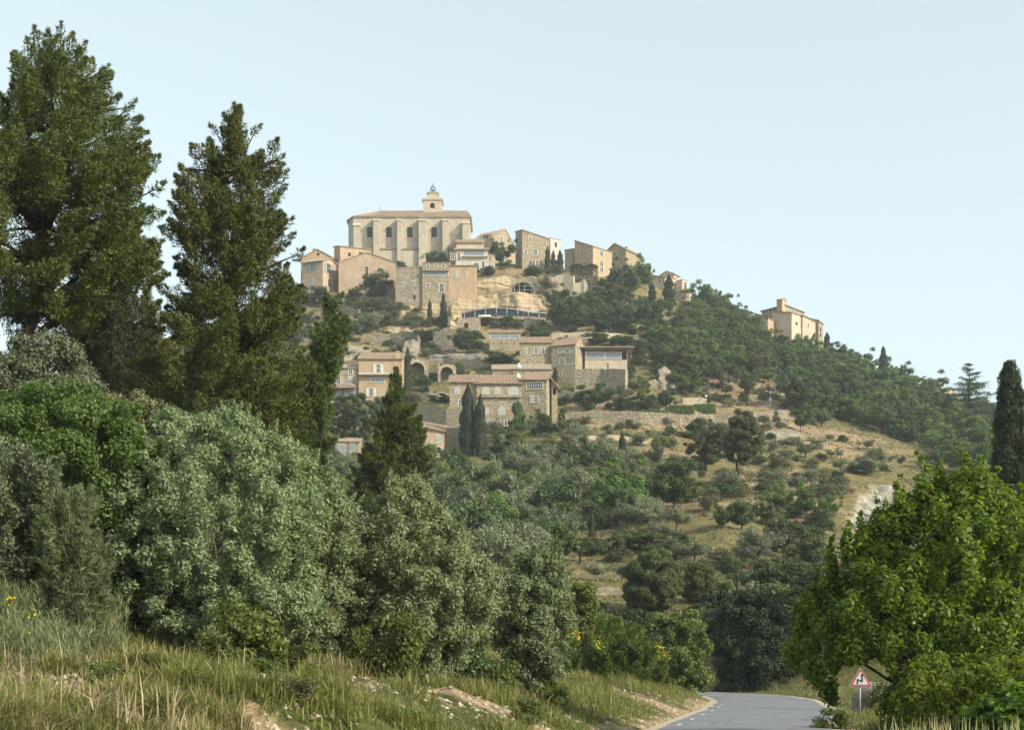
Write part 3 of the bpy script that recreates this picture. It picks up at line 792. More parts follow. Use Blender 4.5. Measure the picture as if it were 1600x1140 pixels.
hero('shrub', 'grey-green bushy shrub at the foot of the tallest pine', 'shrub', 33, 60, 760,
     [(538,20,110),(560,-10,148),(600,-30,168),(650,-50,200),(700,-60,215),(745,-60,200)],
     120, .30, 320, .10, .05, LM['olive'], BARK_G, .1, (0, 0), flat=.9, up=.4, nlimb=20, seed=18, trunk_to=.5)
hero('bush', 'bright green spreading bush in front of the grey-green shrub', 'bush', 29, 110, 850,
     [(600,60,160),(630,10,205),(670,-20,235),(720,-30,250),(770,-30,240),(830,10,200)],
     130, .28, 330, .09, .05, LM['bush'], BARK_G, .08, (0, 0), flat=.9, up=.35, nlimb=20, seed=19, trunk_to=.5)
hero('bush', 'low olive-coloured bush between the bright bush and the largest silver shrub', 'bush', 31, 225, 800,
     [(620,170,240),(650,150,270),(700,150,285),(750,160,280),(790,180,260)],
     60, .28, 280, .09, .045, LM['scrub'], BARK_G, .07, (0, 0), flat=.9, up=.35, nlimb=14, seed=20, trunk_to=.5)
hero('deciduous_tree', 'big bright yellow-green roadside tree with large leaves over the triangular sign', 'tree', 31, 1470, 1165,
     [(735,1485,1530),(765,1425,1570),(800,1385,1600),(840,1340,1640),(880,1305,1660),(920,1275,1690),(965,1245,1710),(1010,1225,1720),(1045,1228,1720),(1075,1255,1720),(1105,1360,1720),(1140,1400,1720)],
     420, .21, 165, .11, .075, LM['lime'], BARK_D, .12, (20, 0), flat=1.5, up=.55, shell=.40, nlimb=70, seed=22, gaps=.9, jit=.6, hole=(1310, 1030, 1388, 1102),
     extra=SPIRES)
hero('bush', 'low yellow-green sapling clump in the bottom corner under the roadside tree', 'bush', 20, 1590, 1180,
     [(1085,1545,1640),(1110,1510,1680),(1150,1490,1700)], 40, .17, 120, .11, .075, LM['lime'], BARK_D, .03, (0, 0), flat=1, up=.5, nlimb=10, seed=23, trunk_to=.4)
hero('cypress_tree', 'large dark cypress column standing behind the bright roadside tree', 'cypress', 84, 1580, 812,
     [(556,1574,1581),(575,1569,1589),(610,1563,1596),(660,1558,1602),(710,1553,1608),(760,1549,1612),(800,1552,1610)],
     210, .30, 270, .24, .06, LM['cypress'], BARK, .2, (0, 0), 'needle', 1.5, shell=.35, nlimb=10, seed=24, axis_up=.8)
hero('yew_tree', 'dark shaded evergreen wall of branches where the road bends', 'tree', 92, 1165, 1088,  # bend evergreens: the shade on them is put into the darker leaf colour
     [(930,1140,1200),(948,1122,1225),(975,1112,1240),(1020,1110,1255),(1060,1112,1255),(1086,1115,1250)],
     150, .50, 300, .24, .1, LM['cypress'], BARK_D, .2, (0, 0), flat=.9, nlimb=30, seed=25)
hero('yew_tree', 'dark evergreen beside the road bend, half behind the bright roadside tree', 'tree', 96, 1265, 1092,
     [(900,1240,1290),(950,1215,1320),(1010,1205,1330),(1070,1215,1330),(1090,1225,1320)],
     120, .5, 300, .24, .1, LM['cypress'], BARK_D, .2, (0, 0), flat=.9, nlimb=20, seed=26)
hero('yew_tree', 'dark evergreen closing the road bend behind the leafy bank tree', 'tree', 104, 1120, 1085,
     [(930,1090,1140),(980,1075,1165),(1040,1070,1170),(1080,1080,1165)],
     90, .5, 300, .24, .1, LM['cypress'], BARK_D, .2, (0, 0), flat=.9, nlimb=20, seed=27)
hero('leafy_tree', 'leafy green tree on the bank just before the road bend', 'tree', 72, 1058, 1085,
     [(955,1030,1085),(985,1000,1108),(1020,985,1114),(1055,995,1114),(1080,1015,1108)],
     90, .30, 280, .17, .10, LM['wood'], BARK, .1, (0, 0), flat=.9, nlimb=16, seed=28)
hero('broom_bush', 'bright green feathery broom bush at the top of the grassy bank', 'bush', 62, 950, 1062,
     [(962,925,970),(985,900,1000),(1020,888,1018),(1050,900,1010)],
     80, .26, 260, .2, .035, LM['hedge'], BARK, .05, (0, 0), 'needle', 1.0, nlimb=10, seed=29, axis_up=.5, trunk_to=.4)
hero('bush', 'yellowish green bush peeking out behind the smallest silver shrub', 'bush', 52, 900, 1020,
     [(900,880,915),(930,870,930),(965,868,935),(1000,880,925)],
     50, .24, 240, .14, .06, LM['bush'], BARK, .05, (0, 0), nlimb=10, seed=30, trunk_to=.4)
hero('bush', 'dark leafy bush between the broom bush and the bank tree', 'bush', 70, 1005, 1070,
     [(975,985,1025),(1000,975,1040),(1040,975,1045),(1065,985,1040)],
     50, .26, 240, .16, .09, LM['oak'], BARK, .05, (0, 0), nlimb=10, seed=31, trunk_to=.4)
hero('bush', 'grey-green rounded bush at the left edge above the grass', 'bush', 24.5, 40, 950,
     [(690,-20,60),(730,-50,100),(790,-60,125),(860,-60,130),(930,-50,120)],
     130, .25, 260, .08, .04, LM['olive'], BARK_G, .06, (0, 0), 'plume', nlimb=14, seed=41, trunk_to=.5, rise=(.6, 1.4))
hero('bush', 'dark shaded bush tucked under the left side of the largest silver shrub', 'bush', 29, 190, 1000,
     [(830,150,230),(880,120,260),(940,110,270),(985,130,250)],
     80, .25, 240, .09, .05, LM['oak'], BARK_G, .06, (0, 0), nlimb=12, seed=42, trunk_to=.5)
hero('bush', 'yellow-leaved small bush in the grass at the left edge', 'bush', 25, 20, 960,
     [(800,0,40),(830,-30,60),(880,-40,70),(930,-30,50)], 40, .2, 200, .08, .05, LM['hedge'], BARK_G, .04, (0, 0), nlimb=8, seed=43, trunk_to=.5)
hero('silver_shrub', 'low silvery shrub filling the gap between the largest and the ragged silver shrubs', 'shrub', 34, 560, 1060,
     [(850,530,590),(890,515,610),(940,510,620),(1000,520,610),(1045,530,600)], 110, .21, 200, .095, .042, LM['silver'], BARK_G, .06, (0, 0), flat=1.0, up=.45, shell=.38, jit=.6, shoots=110, nlimb=12, seed=44, trunk_to=.5)
hero('bush', 'dark leafy bush under the hanging branches of the ragged silver shrub', 'bush', 34, 720, 1085,
     [(985,690,760),(1020,670,780),(1060,680,775)], 50, .22, 220, .09, .055, LM['oak'], BARK_G, .05, (0, 0), nlimb=8, seed=45, trunk_to=.5)

hero('broom_bush', 'feathery grey-green broom bush beside the dark shaded bush', 'broom', 24, 105, 985,
     [(770,80,130),(810,65,150),(870,55,165),(930,50,160),(970,60,150)],
     90, .22, 240, .17, .018, LM['broom'], BARK_G, .04, (0, 0), 'plume', nlimb=10, seed=51, trunk_to=.4, rise=(1.2, 2.2), long=3)
hero('broom_bush', 'feathery green broom bush in the middle of the bank top', 'broom', 58, 985, 1062,
     [(990,965,1000),(1015,945,1020),(1045,940,1028),(1060,950,1020)],
     60, .28, 240, .2, .035, LM['hedge'], BARK, .04, (0, 0), 'plume', nlimb=8, seed=52, trunk_to=.4, rise=(.7, 1.3))

_d1 = hit(1018, 958)[1]
hero('pine_tree', 'round-headed pine with a dark trunk on the straw field', 'pine', _d1, 1018, 960,
     [(862,1005,1045),(878,985,1058),(900,975,1066),(920,970,1068),(936,974,1062),(945,985,1050)],
     150, .42, 330, .26, .06, LM['hillpine'], BARK_D, .24, (0, 0), flat=.8, up=.6, shell=.4, nlimb=24, seed=61, trunk_to=.6)
hero('pine_tree', 'smaller round-headed pine right of the straw field', 'pine', _d1 + 4, 1092, 952,
     [(882,1080,1108),(896,1068,1119),(915,1064,1123),(932,1068,1120),(944,1076,1112)],
     100, .40, 320, .26, .06, LM['hillpine'], BARK_D, .2, (0, 0), flat=.8, up=.6, shell=.4, nlimb=16, seed=62, trunk_to=.6)

hero('bush', 'leafy green undergrowth under the roadside tree at the right edge', 'bush', 26.5, 1530, 1185,
     [(1035,1440,1700),(1065,1405,1700),(1100,1392,1700),(1150,1400,1700)],
     130, .2, 150, .1, .07, LM['lime'], BARK_D, .03, (0, 0), flat=1.2, up=.5, nlimb=14, seed=71, trunk_to=.4)

def far_pine(label, base, prof, n, seed, tr=.26):
    hero('pine_tree', label, 'pine', hit(*base)[1], base[0], base[1] + 1, prof, n, .55, 300, .30, .08, LM['hillpine'], BARK_D, tr, (0, 0), flat=.75, up=.6, shell=.42, nlimb=22, seed=seed, trunk_to=.75, jit=.5)
far_pine('dark spreading pine, shorter of the pair under the long wall', (1103, 736), [(655,1085,1112),(668,1070,1135),(688,1064,1146),(708,1072,1140),(722,1085,1120)], 110, 81)
far_pine('tallest slope pine with a long bare trunk', (1153, 768), [(641,1148,1172),(655,1138,1180),(675,1130,1196),(695,1124,1192),(712,1132,1180),(722,1140,1168)], 130, 82)
far_pine('rounded umbrella pine below the white-shuttered houses', (552, 706), [(617,535,572),(630,518,590),(650,511,598),(670,514,597),(688,530,580)], 130, 83)
# ---------------------------------------------------------------- houses
def tile_sheet(mb, A, along, down, thick=.16, per=.42, amp=.07):
    """a roof slope of barrel tiles: A = ridge end, along = ridge vector, down = slope vector"""
    A, along, down = Vector(A), Vector(along), Vector(down)
    n = along.cross(down).normalized()
    if n.z < 0: n = -n
    L = along.length; k = max(4, int(L / per) * 4); k = min(k, 480)
    rows = max(2, int(down.length / 1.6))
    vs = []; fs = []
    for j in range(rows + 1):
        sagz = 0
        for i in range(k + 1):
            t = i / k
            w = amp * (0.5 + .5 * math.cos(2 * math.pi * t * L / per)) + .03 * math.sin(t * L * .9 + j * 1.3)
            vs.append(A + along * t + down * (j / rows) + n * w)
    nb = len(vs)
    for i in range(k + 1): vs.append(A + along * (i / k) - n * thick)
    for i in range(k + 1): vs.append(A + along * (i / k) + down - n * thick)
    W = k + 1
    for j in range(rows):
        for i in range(k):
            fs.append((j * W + i, j * W + i + 1, (j + 1) * W + i + 1, (j + 1) * W + i))
    b0, b1 = nb, nb + W
    for i in range(k):
        fs.append((b0 + i, b1 + i, b1 + i + 1, b0 + i + 1))
        fs.append((i, b0 + i, b0 + i + 1, i + 1))
        fs.append((rows * W + i, rows * W + i + 1, b1 + i + 1, b1 + i))
    fs.append((0, rows * W, b1, b0)); fs.append((k, b0 + k, b1 + k, rows * W + k))
    mb.raw(vs, fs, False)

class House:
    """rectangular building seen over one corner: pl, pc, pr = photo pixels of its left edge, near corner and right edge"""
    def __init__(s, name, label, pl, pc, pr, ye, yb, th=0, dep=9.0, wall='stone', Y=None, cat='house', group=None, found=7.0):
        if Y is None: X, Y, z = hit(pc, yb)
        X, Y, z = wpos(pc, yb, Y)
        s.P = Vector((X, Y, z)); s.s = Y / F; s.yb = yb; s.pc = pc
        t = R(th)
        s.eL = Vector((-math.cos(t), math.sin(t), 0)); s.eR = Vector((math.sin(t), math.cos(t), 0))
        ul = (pl - CX) / F; 
        s.a = (X - ul * Y) / (math.cos(t) + ul * math.sin(t)) if pl < pc else dep
        if pr is not None and pr > pc:
            ur = (pr - CX) / F; s.b = (ur * Y - X) / (math.sin(t) - ur * math.cos(t))
        else: s.b = dep
        s.H = (yb - ye) * s.s; s.found = found; s.wallm = WM[wall]
        s.root = add(name, None, None, s.P); s.root.empty_display_size = .5
        tag(s.root, label, cat, group)
        s.roofobj = None
    def pt(s, l, r, z): return s.eL * l + s.eR * r + Vector((0, 0, z))
    def walls(s, top=(0, 0, 0, 0), gable=None, rise=0.0, name='wall'):
        """top: extra height at corners (l0r0, aR0, ab, 0b); gable 'L' or 'R' or 'both'"""
        a, b, Hh, f = s.a, s.b, s.H, -s.found
        tE = (HY - s.yb) / F + s.H / s.P.y; th = math.asin(max(-1, min(1, s.eL.y))); s.tE = tE
        if gable is None and any(top): top = tuple(t + (l * math.sin(th) + r * math.cos(th)) * tE * .8 for t, (l, r) in zip(top, ((0, 0), (a, 0), (a, b), (0, b))))
        if gable == 'ridgeL': rise = rise + b / 2 * math.cos(th) * tE * .9
        if gable == 'ridgeR' and th > .2: rise = rise + a / 2 * math.sin(th) * tE * .9
        s.rise = rise
        mb = MB()
        c = [(0, 0), (a, 0), (a, b), (0, b)]
        bot = [s.pt(l, r, f) for l, r in c]; tp = [s.pt(l, r, Hh + t) for (l, r), t in zip(c, top)]
        for i in range(4):
            j = (i + 1) % 4
            mid = []
            if gable == 'ridgeR' and i in (0, 2): mid = [(tp[i] + tp[j]) / 2 + Vector((0, 0, rise))]
            if gable == 'ridgeL' and i in (1, 3): mid = [(tp[i] + tp[j]) / 2 + Vector((0, 0, rise))]
            mb.poly([bot[j], bot[i], tp[i]] + mid + [tp[j]])
        if gable is None: mb.poly(tp[::-1])
        s.top = top
        o = mb.build(name, s.wallm, s.root); s.wall = o
        return s
    def roof(s, kind, rise=0.0, over=.45, mat=None, dz=.14):
        mat = mat or TILE
        a, b, Hh = s.a, s.b, s.H + dz
        if kind in ('ridgeL', 'ridgeR'): rise = s.rise or rise
        mb = MB(); o = over
        if kind == 'ridgeL':
            for sgn in (0, 1):
                r1 = -o if sgn == 0 else b + o
                zz = Hh - rise * (2 * o / b)
                A = s.pt(-o * .6, b / 2, Hh + rise); D = s.pt(-o * .6, r1, zz) - A
                tile_sheet(mb, A, s.pt(a + 1.2 * o, 0, 0), D)
        elif kind == 'ridgeR':
            for sgn in (0, 1):
                l1 = -o if sgn == 0 else a + o
                zz = Hh - rise * (2 * o / a)
                A = s.pt(a / 2, -o * .6, Hh + rise); D = s.pt(l1, -o * .6, zz) - A
                tile_sheet(mb, A, s.pt(0, b + 1.2 * o, 0), D)
        elif kind == 'shed':                       # follows the wall tops set in walls(top=...)
            t = s.top
            gl = (t[1] - t[0]) / a; gr = (t[3] - t[0]) / b
            z = lambda l, r: Hh + t[0] + gl * l + gr * r
            if abs(gr) >= abs(gl):
                hi, lo = (b + o, -o) if gr > 0 else (-o, b + o)
                A = s.pt(-o, hi, z(-o, hi)); D = s.pt(-o, lo, z(-o, lo)) - A; al = s.pt(a + o, hi, z(a + o, hi)) - A
            else:
                hi, lo = (a + o, -o) if gl > 0 else (-o, a + o)
                A = s.pt(hi, -o, z(hi, -o)); D = s.pt(lo, -o, z(lo, -o)) - A; al = s.pt(hi, b + o, z(hi, b + o)) - A
            tile_sheet(mb, A, al, D)
        elif kind == 'flat':
            w = .35
            for (l0, r0, l1, r1) in ((-.08, -.08, a + .08, w), (-.08, b - w, a + .08, b + .08), (-.08, w, w, b - w), (a - w, w, a + .08, b - w)):
                mb.obox(s.pt(l0, r0, Hh - dz + .003), s.eL * (l1 - l0), s.eR * (r1 - r0), (0, 0, .16))
        s.roofobj = mb.build('roof' if kind != 'flat' else 'coping', mat, s.root)
        return s
    def chimney(s, l, r, w=.8, h=1.4, z=None, mat=None):
        z = s.H + .3 if z is None else z
        mb = MB()
        mb.obox(s.pt(l, r, z - 1.2), s.eL * w, s.eR * w * .7, (0, 0, h + 1.2))
        mb.obox(s.pt(l - .08, r - .08, z + h), s.eL * (w + .16), s.eR * (w * .7 + .16), (0, 0, .14))
        mb.obox(s.pt(l + .1, r + .1, z + h + .14), s.eL * (w - .2), s.eR * (w * .7 - .2), (0, 0, .2))
        mb.build('chimney', mat or s.wallm, s.roofobj or s.root)
        return s
    # ---- openings, given as photo pixel rectangles on the left ('L') or right ('R') face
    def frame(s, face, x0, y0, x1, y1):
        n = -s.eR if face == 'L' else -s.eL
        t = -s.eL if face == 'L' else s.eR
        def q(px, py):
            d = Vector(((px - CX) / F, 1, (HY - py) / F)); o = Vector((0, 0, CZ))
            k = (s.P - o).dot(n) / d.dot(n)
            return o + d * k - s.P
        A, B = q(x0, y1), q(x1, y0)
        w = (B - A).dot(t); h = B.z - A.z
        return A, t, n, abs(w), h
    def win(s, face, x0, y0, x1, y1, style='plain', cols=2, sh='pale', lintel=True):
        A, t, n, w, h = s.frame(face, x0, y0, x1, y1)
        if w < .05 or h < .05: return s
        Z = Vector((0, 0, 1))
        fw = .16
        B = lambda mb, x, z, ww, hh, d0, d1: mb.obox(A + t * x + Z * z + n * d0, t * ww, n * (d1 - d0), Z * hh)
        if style == 'hole':
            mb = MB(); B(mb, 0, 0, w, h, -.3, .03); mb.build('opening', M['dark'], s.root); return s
        if style == 'shade_panel':
            mb = MB(); B(mb, 0, 0, w, h, -.3, .006); mb.build('terrace_shade_panel', M['brown'], s.root); return s  # flat brown panel on the wall face stands in for the terrace's shade
        if style == 'closed':                       # closed shutters on a stone surround
            mb = MB(); B(mb, -.12, -.14, w + .24, .14, -.1, .12); B(mb, -.12, h, w + .24, .16, -.1, .06); f = mb.build('window', M['frame'], s.root)
            for k in (0, 1):
                m2 = MB(); B(m2, k * w / 2 + .01, 0, w / 2 - .02, h, -.05, .07)
                for j in range(5): B(m2, k * w / 2 + .06, h * (j + .2) / 5, w / 2 - .12, .03, .07, .085)
                m2.build('shutter', M['paleshut' if sh == 'pale' else 'greyblue' if sh == 'grey' else 'brown'], f)
            return s
        if style == 'archblank':                     # arched panel with closed pale shutters
            mb = MB(); seg = 10
            arc = [(w / 2 + math.cos(math.pi * (1 - i / seg)) * w / 2, h * .62 + math.sin(math.pi * i / seg) * h * .38) for i in range(seg + 1)]
            pts = [(0, 0)] + arc + [(w, 0)]
            mb.poly([A + t * x + Z * z + n * .05 for x, z in pts][::-1])
            for (xa, za), (xb, zb) in zip(pts, pts[1:]):
                mb.poly([A + t * xa + Z * za + n * .05, A + t * xb + Z * zb + n * .05, A + t * xb + Z * zb - n * .1, A + t * xa + Z * za - n * .1])
            mb.build('window', M['paleshut' if sh == 'pale' else 'glass' if sh == 'glass' else 'frame'], s.root); return s
        if style == 'arch':
            mb = MB(); seg = 12
            def ring(o_, d): 
                ww = w / 2 + o_
                return [A + t * (w / 2 - ww) + n * d - Z * o_ * 0] + [A + t * (w / 2 + math.cos(math.pi * (1 - i / seg)) * ww) + Z * (h - w * .22 + math.sin(math.pi * i / seg) * (w * .22 + o_)) + n * d for i in range(seg + 1)] + [A + t * (w / 2 + ww) + n * d]
            o1, i1, i0, o0 = ring(.2, .07), ring(0, .07), ring(0, -.1), ring(.2, -.1)
            for j in range(len(o1) - 1):
                mb.poly([o1[j], o1[j + 1], i1[j + 1], i1[j]]); mb.poly([i1[j], i1[j + 1], i0[j + 1], i0[j]]); mb.poly([o0[j], o0[j + 1], o1[j + 1], o1[j]])
            B(mb, -.25, -.18, w + .5, .18, -.1, .14)
            f = mb.build('window', M['frame'], s.root)
            m2 = MB(); m2.poly(ring(0, .015)); 
            m2.build('pane', M['church_glass'] if sh != 'dark' else M['dark'], f)
            if sh != 'dark':
                m3 = MB()
                for k in range(1, 3): B(m3, w * k / 3 - .03, 0, .06, h * .93, .016, .045)
                for k in range(1, 4): B(m3, .0, h * k / 4 - .03, w, .06, .016, .04)
                m3.build('mullion', M['iron'], f)
            return s
        mb = MB()                                    # stone surround round a pane
        B(mb, -fw, 0, fw, h, -.1, .06); B(mb, w, 0, fw, h, -.1, .06); B(mb, -fw - .05, h, w + 2 * fw + .1, fw, -.1, .075); B(mb, -fw - .06, -.15, w + 2 * fw + .12, .15, -.1, .13)
        f = mb.build('door' if style == 'door' else 'window', M['frame'], s.root)
        m2 = MB(); B(m2, 0, 0, w, h, -.1, .012)
        m2.build('pane' if style != 'door' else 'door_leaf', M['glass' if style in ('plain', 'shut') else 'brown' if style == 'door' else 'paleglass'], f)
        if style != 'door':
            m3 = MB()
            for k in range(1, cols): B(m3, w * k / cols - .035, 0, .07, h, .013, .05)
            if h > 1.0 and style != 'glassy': B(m3, 0, h * .55, w, .05, .013, .045)
            B(m3, 0, 0, .06, h, .013, .05); B(m3, w - .06, 0, .06, h, .013, .05)
            m3.build('mullion', M['white'] if style != 'glassy' else M['metal'], f)
        if style == 'shut':
            for k in (-1, 1):
                m4 = MB(); x = -fw - .04 - w * .52 if k < 0 else w + fw + .04
                B(m4, x, -.02, w * .52, h + .04, .04, .10)
                for j in range(6): B(m4, x + .04, h * (j + .3) / 6, w * .52 - .08, .04, .10, .125)
                m4.build('shutter', M['paleshut' if sh == 'pale' else 'greyblue' if sh == 'grey' else 'white'], f)
        return s
    def ledge(s, face, x0, x1, y, thick=.3, deep=.35, name='cornice', mat=None):
        A, t, n, w, h = s.frame(face, x0, y - 1, x1, y)
        mb = MB(); mb.obox(A - n * .1, t * w, n * (deep + .1), (0, 0, thick)); mb.build(name, mat or s.wallm, s.root); return s

def lean_to(hs, face, x0, x1, y0, y1, out=1.4, mat=None, name='canopy_roof'):
    """small tiled lean-to roof on a face"""
    A, t, n, w, h = hs.frame(face, x0, y0, x1, y1)
    mb = MB(); tile_sheet(mb, A + Vector((0, 0, h)) - n * .1, t * w, n * out + Vector((0, 0, -h)), .12, .4, .06)
    mb.build(name, mat or TILE, hs.root)

# ---- church
CY = 440.0
def church():
    h = House('church', 'long pale hilltop church with tall arched windows and buttresses', 552, 734, 0, 339, 412, 0, 15, 'church', CY, 'church', found=4)
    a, b, Hh = h.a, h.b, h.H
    s = h.s
    ap = (552 - 541.5) * s                          # polygonal apse on the left end
    mb = MB()
    c = [(0, 0), (a, 0), (a + ap * .95, 4.2), (a + ap, 10.5), (a, b), (0, b)]
    for i in range(6):
        j = (i + 1) % 6
        mb.poly([h.pt(*c[j], -4), h.pt(*c[i], -4), h.pt(*c[i], Hh), h.pt(*c[j], Hh)])
    mb.poly([h.pt(*q, Hh) for q in c][::-1])
    mb.build('wall', h.wallm, h.root)
    # eaves moulding and roof
    mb = MB(); o = .55
    cx_, cy_ = a / 2, b / 2
    cc = [(-o, -o), (a + o * .3, -o), (a + ap + o, 3.9), (a + ap + o, 10.8), (a + o * .3, b + o), (-o, b + o)]
    for i in range(6):
        j = (i + 1) % 6
        q = lambda k, z, f: h.pt(cc[k][0] - f * .3 * (1 if cc[k][0] > a / 2 else -1), cc[k][1] + (f * .3 if cc[k][1] < b / 2 else -f * .3), z)
        mb.poly([q(j, Hh - .35, 1), q(i, Hh - .35, 1), q(i, Hh + .02, 0), q(j, Hh + .02, 0)])
    mb.build('cornice', WM['cream'], h.root)
    rz = Hh + (339 - 329.5) * s + .2 + b / 2 * .30
    r0 = h.pt(4 * 1.0, b / 2, rz); r0 = h.pt((734 - 729) * s, b / 2, rz); r1 = h.pt((734 - 590) * s, b / 2, rz)
    E = [h.pt(*q, Hh + .05) for q in cc]
    mb = MB()
    tile_sheet(mb, r1, r0 - r1, (E[0] + Vector((0, 0, .0))) - r0, .1, .5, .09)
    def tri(p, q, r_):                               # hip faces as ribbed strips
        n = (q - p).cross(r_ - p).normalized(); n = n if n.z > 0 else -n
        k = 14
        for i in range(k):
            u0, u1 = q + (r_ - q) * (i / k), q + (r_ - q) * ((i + 1) / k); um = (u0 + u1) / 2 + n * .12
            mb.poly([p, u0, um]); mb.poly([p, um, u1])
    tri(r1, E[1], E[0] + (E[1] - E[0]) * ((r1 - r0).length / (E[1] - E[0]).length) + Vector((0, 0, .02)))
    tri(r1, E[2], E[1]); tri(r1, E[3], E[2]); tri(r1, E[4], E[3])
    mb.poly([r0, r1, E[4], E[5]]); tri(r0, E[0], E[5])
    roof = mb.build('roof', TILE, h.root)
    mb = MB()
    mb.tube([r1, r1 + Vector((0, 0, 1.6))], .06); mb.build('finial', M['iron'], roof)
    # buttresses with sloping tiled caps
    for x0, x1, yt, out in ((553, 563, 355, 1.5), (584.5, 594, 348.5, 2.3), (621.5, 628.5, 348.5, 2.3), (655, 666, 348.5, 2.3), (692, 700, 348.5, 2.3), (723, 733, 353, 2.3)):
        A, t, n, w, hh = h.frame('L', x0, yt, x1, 412)
        mb = MB(); mb.obox(A - n * .2 - Vector((0, 0, 4)), t * w, n * (out + .2), (0, 0, hh + 4))
        bt = mb.build('buttress', h.wallm, h.root)
        mb = MB(); top = A + Vector((0, 0, hh)) - t * .2
        f = [top + n * (out + .25), top + t * (w + .4) + n * (out + .25), top + t * (w + .4) - n * .1, top - n * .1]
        up = Vector((0, 0, .45)); bk = Vector((0, 0, 1.25))
        g = [f[0] + up, f[1] + up, f[2] + bk, f[3] + bk]
        mb.raw(f + g, [(0, 3, 2, 1), (4, 5, 6, 7), (0, 1, 5, 4), (1, 2, 6, 5), (2, 3, 7, 6), (3, 0, 4, 7)])
        mb.build('cap', M['frame'], bt)
    for x0, x1 in ((573, 582), (603, 612.2), (635.8, 645), (673.7, 683)):
        h.win('L', x0, 354.5, x1, 371, 'arch', sh='glass')
    h.win('L', 707, 356, 717, 367, 'archblank', sh='frame')
    for x in (573, 601, 617.5, 634.5, 651.5, 668.5, 685):
        h.win('L', x - .8, 339.8, x + .8, 341.4, 'hole')
    for x0, x1 in ((594.5, 621), (629, 655), (699, 724)):
        lean_to(h, 'L', x0, x1, 387.5, 391.5, 1.6)
        A, t, n, w, hh = h.frame('L', x0, 391, x1, 412)
        mb = MB(); mb.obox(A - n * .1 - Vector((0, 0, 4)), t * w, n * 1.3, (0, 0, hh + 4)); mb.build('side_chapel', h.wallm, h.root)
    # bell tower rising behind the ridge
    T = wpos(676.5, 330, CY + 8.5); tp = Vector(T) - h.P
    st = (CY + 8.5) / F
    def blk(mb, hw, y0, y1): z0, z1 = (330 - y0) * st, (330 - y1) * st; mb.box(tp.x - hw * st, tp.y - hw * st, tp.z + z0, tp.x + hw * st, tp.y + hw * st, tp.z + z1)
    mb = MB(); blk(mb, 14.6, 345, 317.5); tw = mb.build('bell_tower', WM['cream'], h.root)
    mb = MB(); blk(mb, 16.2, 317.5, 314.2); mb.build('cornice', WM['church'], tw)
    mb = MB(); blk(mb, 8.0, 314.2, 304.3); mb.build('lantern', WM['cream'], tw)
    mb = MB(); blk(mb, 9.3, 304.3, 302.6); mb.build('lantern_cornice', WM['church'], tw)
    # arched bell opening
    mb = MB(); A = tp + Vector((-3.6 * st, -14.6 * st - .02, 0)); w = 7.2 * st; hh = 8.6 * st
    seg = 12
    pts = [(0, 0)] + [(w / 2 - math.cos(math.pi * i / seg) * w / 2, hh - w / 2 + math.sin(math.pi * i / seg) * w / 2) for i in range(seg + 1)] + [(w, 0)]
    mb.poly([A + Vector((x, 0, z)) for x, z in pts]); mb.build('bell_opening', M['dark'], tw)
    # iron bell cage
    mb = MB(); zt = tp.z + (330 - 302.6) * st; r_ = 3.4 * st
    for k in range(4):
        x, y = (r_ if k in (0, 1) else -r_), (r_ if k in (0, 3) else -r_)
        mb.tube([(tp.x + x, tp.y + y, zt), (tp.x + x, tp.y + y, zt + 7.5 * st), (tp.x + x * .5, tp.y + y * .5, zt + 10.5 * st), (tp.x, tp.y, zt + 12.5 * st)], .10, 5)
    for zz in (2, 7.2):
        mb.tube([(tp.x + a_ * r_, tp.y + b_ * r_, zt + zz * st) for a_, b_ in ((-1, -1), (1, -1), (1, 1), (-1, 1), (-1, -1))], .08, 5)
    mb.tube([(tp.x, tp.y, zt + 12 * st), (tp.x, tp.y, zt + 16 * st)], .07, 5); mb.tube([(tp.x - .5, tp.y, zt + 14.6 * st), (tp.x + .5, tp.y, zt + 14.6 * st)], .06, 5)
    mb.build('bell_cage', M['iron'], tw)
    mb = MB(); mb.tube([(tp.x, tp.y, zt + 2.6 * st), (tp.x, tp.y, zt + 3.4 * st), (tp.x, tp.y, zt + 5.5 * st), (tp.x, tp.y, zt + 6.2 * st)], [.5, .42, .28, .1], 10)
    mb.build('bell', M['iron'], tw)
church()
TG = TILE_G
# ---- the top row, left to right
h = House('house', 'ochre corner house with grey shutters, leftmost in the village', 472, 504.5, 530, 407, 462, 24, 9, 'pink')
h.walls(gable='ridgeL', rise=.6).roof('ridgeL', .6, .6, TG)
h.win('L', 485, 411, 491, 423.5, 'shut', sh='grey').win('L', 486, 436, 492, 449, 'closed', sh='pale').win('R', 510.5, 413.5, 516.5, 426, 'shut', sh='grey').win('R', 512, 438, 517, 447, 'plain')
Y0 = h.P.y
h = House('house', 'low tan house with a broad gable, behind the ochre corner house', 470, 522, 0, 404, 440, 0, 10, 'ochre', Y0 + 9)
h.walls(gable='ridgeR', rise=2.6).roof('ridgeR', 2.6, .4, TG).chimney(5.4, .8, .9, .7, h.H + 2.2).win('L', 495, 395, 499, 399, 'hole')
h = House('house', 'flat topped pink-ochre block between the gabled houses below the church', 522, 531.5, 580, 384.5, 420, 66, 8, 'ochre', Y0 + 8)
h.walls((0, 0, -1.0, -.8)).roof('shed', 0, .3, TG).win('R', 544, 395, 548, 400, 'hole').win('R', 561, 395, 569, 399, 'hole')
h = House('house', 'wide tan gabled house with a low pitched roof below the church', 529, 617.5, 0, 410, 440, 0, 11, 'pink', Y0 + 1)
h.walls(gable='ridgeR', rise=2.7).roof('ridgeR', 2.7, .3, TG).win('L', 570.5, 416, 575.5, 431, 'door').win('L', 593.5, 417.5, 599, 427, 'closed', sh='pale').chimney(7.0, .5, .7, .8, h.H + 2.4)
